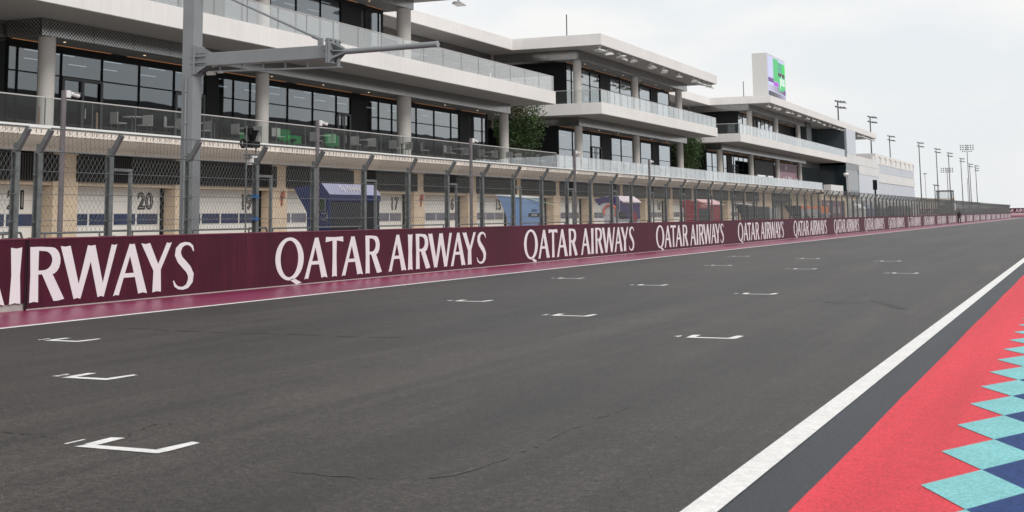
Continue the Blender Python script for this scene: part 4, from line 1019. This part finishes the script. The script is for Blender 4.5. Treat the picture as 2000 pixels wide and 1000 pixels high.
for i in range(16): mb.box(0, -1.6, i*3.6, i*3.6+3.1, 2.15, 2.85)
mb.build('awnings', C('awning', (.52, .50, .48), .6), s)
mb = MB()
for i in range(16):
    for x in (-.05, -1.5): mb.tube((x, i*3.6+.2, .0), (x, i*3.6+.2, 2.15), .05, 6)
mb.build('posts', M['concrete'], s)

# marshals' booth, black board on a pole
s = empty('marshal_booth', (-18.6, 205, 0), label='glass marshal booth with flat grey roof standing above the far fence', cat='booth')
MB().box(-1.15, 1.1, 0, 3, 4.50, 4.66).build('roof', C('booth_grey', (.10, .12, .12), .5), s)
for x in (-1.0, .95):
    for y in (.1, 2.9): MB().box(x-.08, x+.08, y-.05, y+.05, 1.2, 4.5).build('corner_post', C('booth_grey', (.10, .12, .12), .5), s)
MB().box(-1.1, 1.05, .05, 2.95, .3, 2.6).build('lower_panel', C('booth_panel', (.10, .115, .12), .5), s)
MB().box(-.8, .8, .08, .1, 2.65, 4.45).build('window', M['bglass'], s)
MB().box(-.1, .6, .5, 1.2, 2.6, 3.0).build('chair_back', C('navy_seat', (.02, .03, .10)), s)
MB().box(1.11, 1.4, 0, .3, 1.8, 3.1).build('white_panel', M['white_metal'], s)
s = empty('marker_board', (-18.2, 132.5, 0), label='black rectangular board on a thin pole in front of the pale far building', cat='signboard')
MB().tube((0,0,.8), (0,0,3.7), .08, 8).build('pole', M['black'], s)
MB().box(-.2, .2, -.03, .03, 3.7, 4.62).build('board', M['black'], s)

# ------------------------------------------------------------------ light masts
def mast(name, x, y, h, rows, lab, wide=False):
    t = empty(name, (x, y, 0), label=lab, cat='light mast', group='tall floodlight masts beyond the pit building')
    MB().tube((0,0,0), (0,0,h), .27, 10, r2=.17).build('pole', M['mast'], t)
    if wide:
        cb = MB(); lm = MB()
        for r in range(3):
            z = h-.3-r*1.15; cb.beam((-3.7, 0, z), (3.7, 0, z), .08, .08)
            for i in range(6): xx = -3.5+i*1.4; lm.tube((xx, -.4, z-.1), (xx, .1, z+.3), .33, 8)
        if wide == 2:
            z = h-3.8; cb.beam((-2.6, 0, z), (2.6, 0, z), .08, .08)
            for xx in (-2.5, -1.2, 1.2, 2.5): lm.tube((xx, -.4, z), (xx, .1, z+.3), .3, 8)
        cb.build('crossbeam', M['mast'], t); lm.build('lamp_array', C('lamp_grey', (.22, .225, .23), .5), t)
    else:
        cb = MB()
        for r in range(rows):
            z = h-.2-r*1.45
            cb.beam((-.6, 0, z), (2.0, 0, z-.2), .14, .14)
            l = MB()
            for i in range(3): xx = .3+i*.68; l.add([(xx-.4, -.5, z-.10-.08*i), (xx+.6, -.5, z-.52-.08*i), (xx+.6, .5, z-.52-.08*i), (xx-.4, .5, z-.10-.08*i), (xx-.3, -.3, z+.28-.08*i), (xx+.15, -.3, z+.08-.08*i), (xx+.15, .3, z+.08-.08*i), (xx-.3, .3, z+.28-.08*i)], [(0,3,2,1),(4,5,6,7),(0,1,5,4),(1,2,6,5),(2,3,7,6),(3,0,4,7)])
            l.box(-.7, -.3, -.35, .35, z+.05, z+.35); l.build('lamp_row', C('lamp_dark', (.09, .10, .10), .5), t)
        cb.build('crossbeam', M['mast'], t)
for i, (x, y) in enumerate(((-56.6, 352), (-57.4, 414), (-65.7, 522), (-61.3, 578), (-60.5, 639), (-59.5, 687), (-59.9, 762), (-62.3, 853))):
    mast('light_mast', x, y, 30, 2, '%s tall light mast from the left with lamps on two levels' % ordn[i])
mast('light_mast', -62.4, 842, 40.5, 3, 'tallest mast with a wide grid of lamps facing the camera', 2)
mast('light_mast', -81.5, 925, 30.0, 3, 'lower mast with a wide lamp grid left of the tallest one', 1)
mast('light_mast', -61.2, 885, 30.0, 3, 'rightmost light mast with three stacked lamp rows')
mast('thin_mast', -62, 640, 14, 1, 'short thin mast with small lamps near the right end of the fence')
for x, y, h, lab in ((-118, 1000, 32, 'faint thin distant mast right of the marshal booth'), (-103, 1000, 29, 'faint thin distant mast beside the beige hall'), (-47.5, 360, 12, 'thin red and white aerial above the marshal booth'), (-25.5, 340, 9.5, 'very thin pole standing near the right end of the fence')):
    t = empty('distant_pole', (x, y, 0), label=lab, cat='pole')
    MB().tube((0,0,0), (0,0,h), .22 if y > 500 else .07, 6).build('pole', C('pole_far', (.30, .28, .28)), t)
    if y > 500: MB().box(-1.2, 1.2, -.5, .5, h-.6, h).build('lamp_row', M['mast'], t)

# ------------------------------------------------------------------ far end: hall, barriers, person
hl = empty('beige_hall', (-90, 1045, 0), label='low beige hall far beyond the end of the fence', cat='building')
MB().box(-30, 2, -10, 0, 0, 11.2).build('wall', C('beige', (.62, .52, .40), .8, noise=(.05, .05)), hl)
MB().box(-30.5, 2.5, -10.5, .5, 11.2, 12.0).build('roof', C('beige_roof', (.60, .53, .44), .8), hl)
fw_ = empty('far_barrier', (-21.6, 480, 0), label='distant maroon barrier with white lettering closing the view at the right edge', cat='barrier')
bd = MB().box(-30, 60, 0, .4, 1.2, 2.75).build('board', M['maroon'], fw_)
for k in range(-2, 4): wall_text('lettering', 'QATAR AIRWAYS', 1.5, 0.5+k*16, -.02, 1.45, M['letter'], bd, rot='side', depth=.01)
lw = MB().box(-30, 60, -.3, .2, 0.05, 1.18).build('lower_board', C('lower_grey', (.50, .45, .47), .6), fw_)
MB().box(-30, 60, -6, -.4, .0, .35).build('red_kerb', C('far_red', (.45, .06, .12), .6), fw_)
s = empty('tyre_barrier_end', (-19.5, 358.5, 0), label='small grey and white striped barrier where the pit wall ends', cat='barrier')
MB().box(-2, 1.8, 0, 1, 0, 1.1).build('block', C('stripe_white', (.6, .6, .6)), s)
MB().add([(1.2, -.01, 0), (1.5, -.01, 0), (.6, -.01, 1.1), (.3, -.01, 1.1)], [(0,1,2,3)]).add([(.3, -.01, 0), (.6, -.01, 0), (-.3, -.01, 1.1), (-.6, -.01, 1.1)], [(0,1,2,3)]).build('stripes', C('stripe_dark', (.15, .08, .10)), s)
s = empty('end_fence', (-19, 366, 0), label='short grey mesh fence just past the end of the long catch fence', cat='fence')
mb = MB()
for i in range(18): mb.tube((-3+i*.22, 0, 1.1), (-3+i*.22, 0, 3.3), .02, 4)
for z in (1.1, 2.2, 3.3): mb.tube((-3, 0, z), (.9, 0, z), .03, 5)
mb.build('mesh_panel', M['steel'], s)
# person
pe = empty('person', (-16.25, 199, 0), .4, label='person in black clothes standing on the verge against the far pit wall', cat='person')
J = [(0,0,.95,.15,.11),(0,0,1.15,.14,.10),(0,0,1.38,.17,.11),(0,0,1.50,.06,.06),(0,0,1.56,.055,.06),(0,.01,1.68,.085,.10),
     (-.19,0,1.42,.06,.06),(-.23,.02,1.15,.045,.045),(-.18,-.14,.98,.035,.035),(.19,0,1.42,.06,.06),(.24,.0,1.13,.045,.045),(.22,-.06,.88,.035,.035),
     (-.10,0,.88,.09,.09),(-.12,-.02,.48,.065,.07),(-.13,.03,.08,.045,.05),(-.14,-.12,.04,.04,.035),(.10,0,.88,.09,.09),(.13,-.02,.48,.065,.07),(.15,.03,.08,.045,.05),(.16,-.12,.04,.04,.035)]
E_ = [(0,1),(1,2),(2,3),(3,4),(4,5),(2,6),(6,7),(7,8),(2,9),(9,10),(10,11),(0,12),(12,13),(13,14),(14,15),(0,16),(16,17),(17,18),(18,19)]
def person_mesh():
    me = bpy.data.meshes.new('body'); me.from_pydata([j[:3] for j in J], E_, [])
    bm = bmesh.new(); bm.from_mesh(me); ly = bm.verts.layers.skin.verify(); bm.verts.ensure_lookup_table()
    for i, j in enumerate(J): bm.verts[i][ly].radius = (j[3], j[4]); bm.verts[i][ly].use_root = (i == 0)
    bm.to_mesh(me); bm.free(); me.materials.append(C('black_cloth', (.014, .014, .016), .8)); return me
o = bpy.data.objects.new('body', person_mesh()); COL.objects.link(o); o.parent = pe
o.modifiers.new('skin', 'SKIN'); o.modifiers.new('sub', 'SUBSURF').render_levels = 2
MB().tube((0, .01, 1.69), (0, .01, 1.80), .10, 12, r2=.06).build('cap', C('black_cap', (.02, .02, .02)), pe)

# ------------------------------------------------------------------ grandstand across the track (seen in the window reflections)
gs = empty('grandstand', (64, 60, 0), label='long dark grandstand across the track seen only as a reflection in the windows', cat='grandstand')
MB().prism([(0, 0), (0, 3.2), (26, 15.5), (26, 0)], -60, 285, 'y').build('seating', M['seat'], gs)
MB().prism([(2, 18.0), (30, 17.2), (30, 18.6), (2, 20.6)], -60, 285, 'y').build('roof', C('stand_roof', (.06, .06, .065)), gs)
MB().box(-.2, -.02, -60, 285, .3, 3.1).build('front_wall', C('stand_front', (.5, .49, .48)), gs)
sc_ = MB().box(-.5, -.3, 143, 146, 15.2, 17.2); sc_.build('green_screen', em('led_green_far', (.03, .55, .12), .9), gs)
sc_ = MB().box(-.5, -.3, 159, 164, 15.2, 17.4); sc_.build('green_screen', em('led_green_far', (.03, .55, .12), .9), gs)
cl = MB()
for i in range(14): cl.box(29.0, 29.6, -60+i*24, -59.4+i*24, 0, 17.2)
for y in (145, 161): cl.box(-.45, -.35, y-.1, y+.1, 0, 15.2)
cl.build('roof_columns', M['mast'], gs)
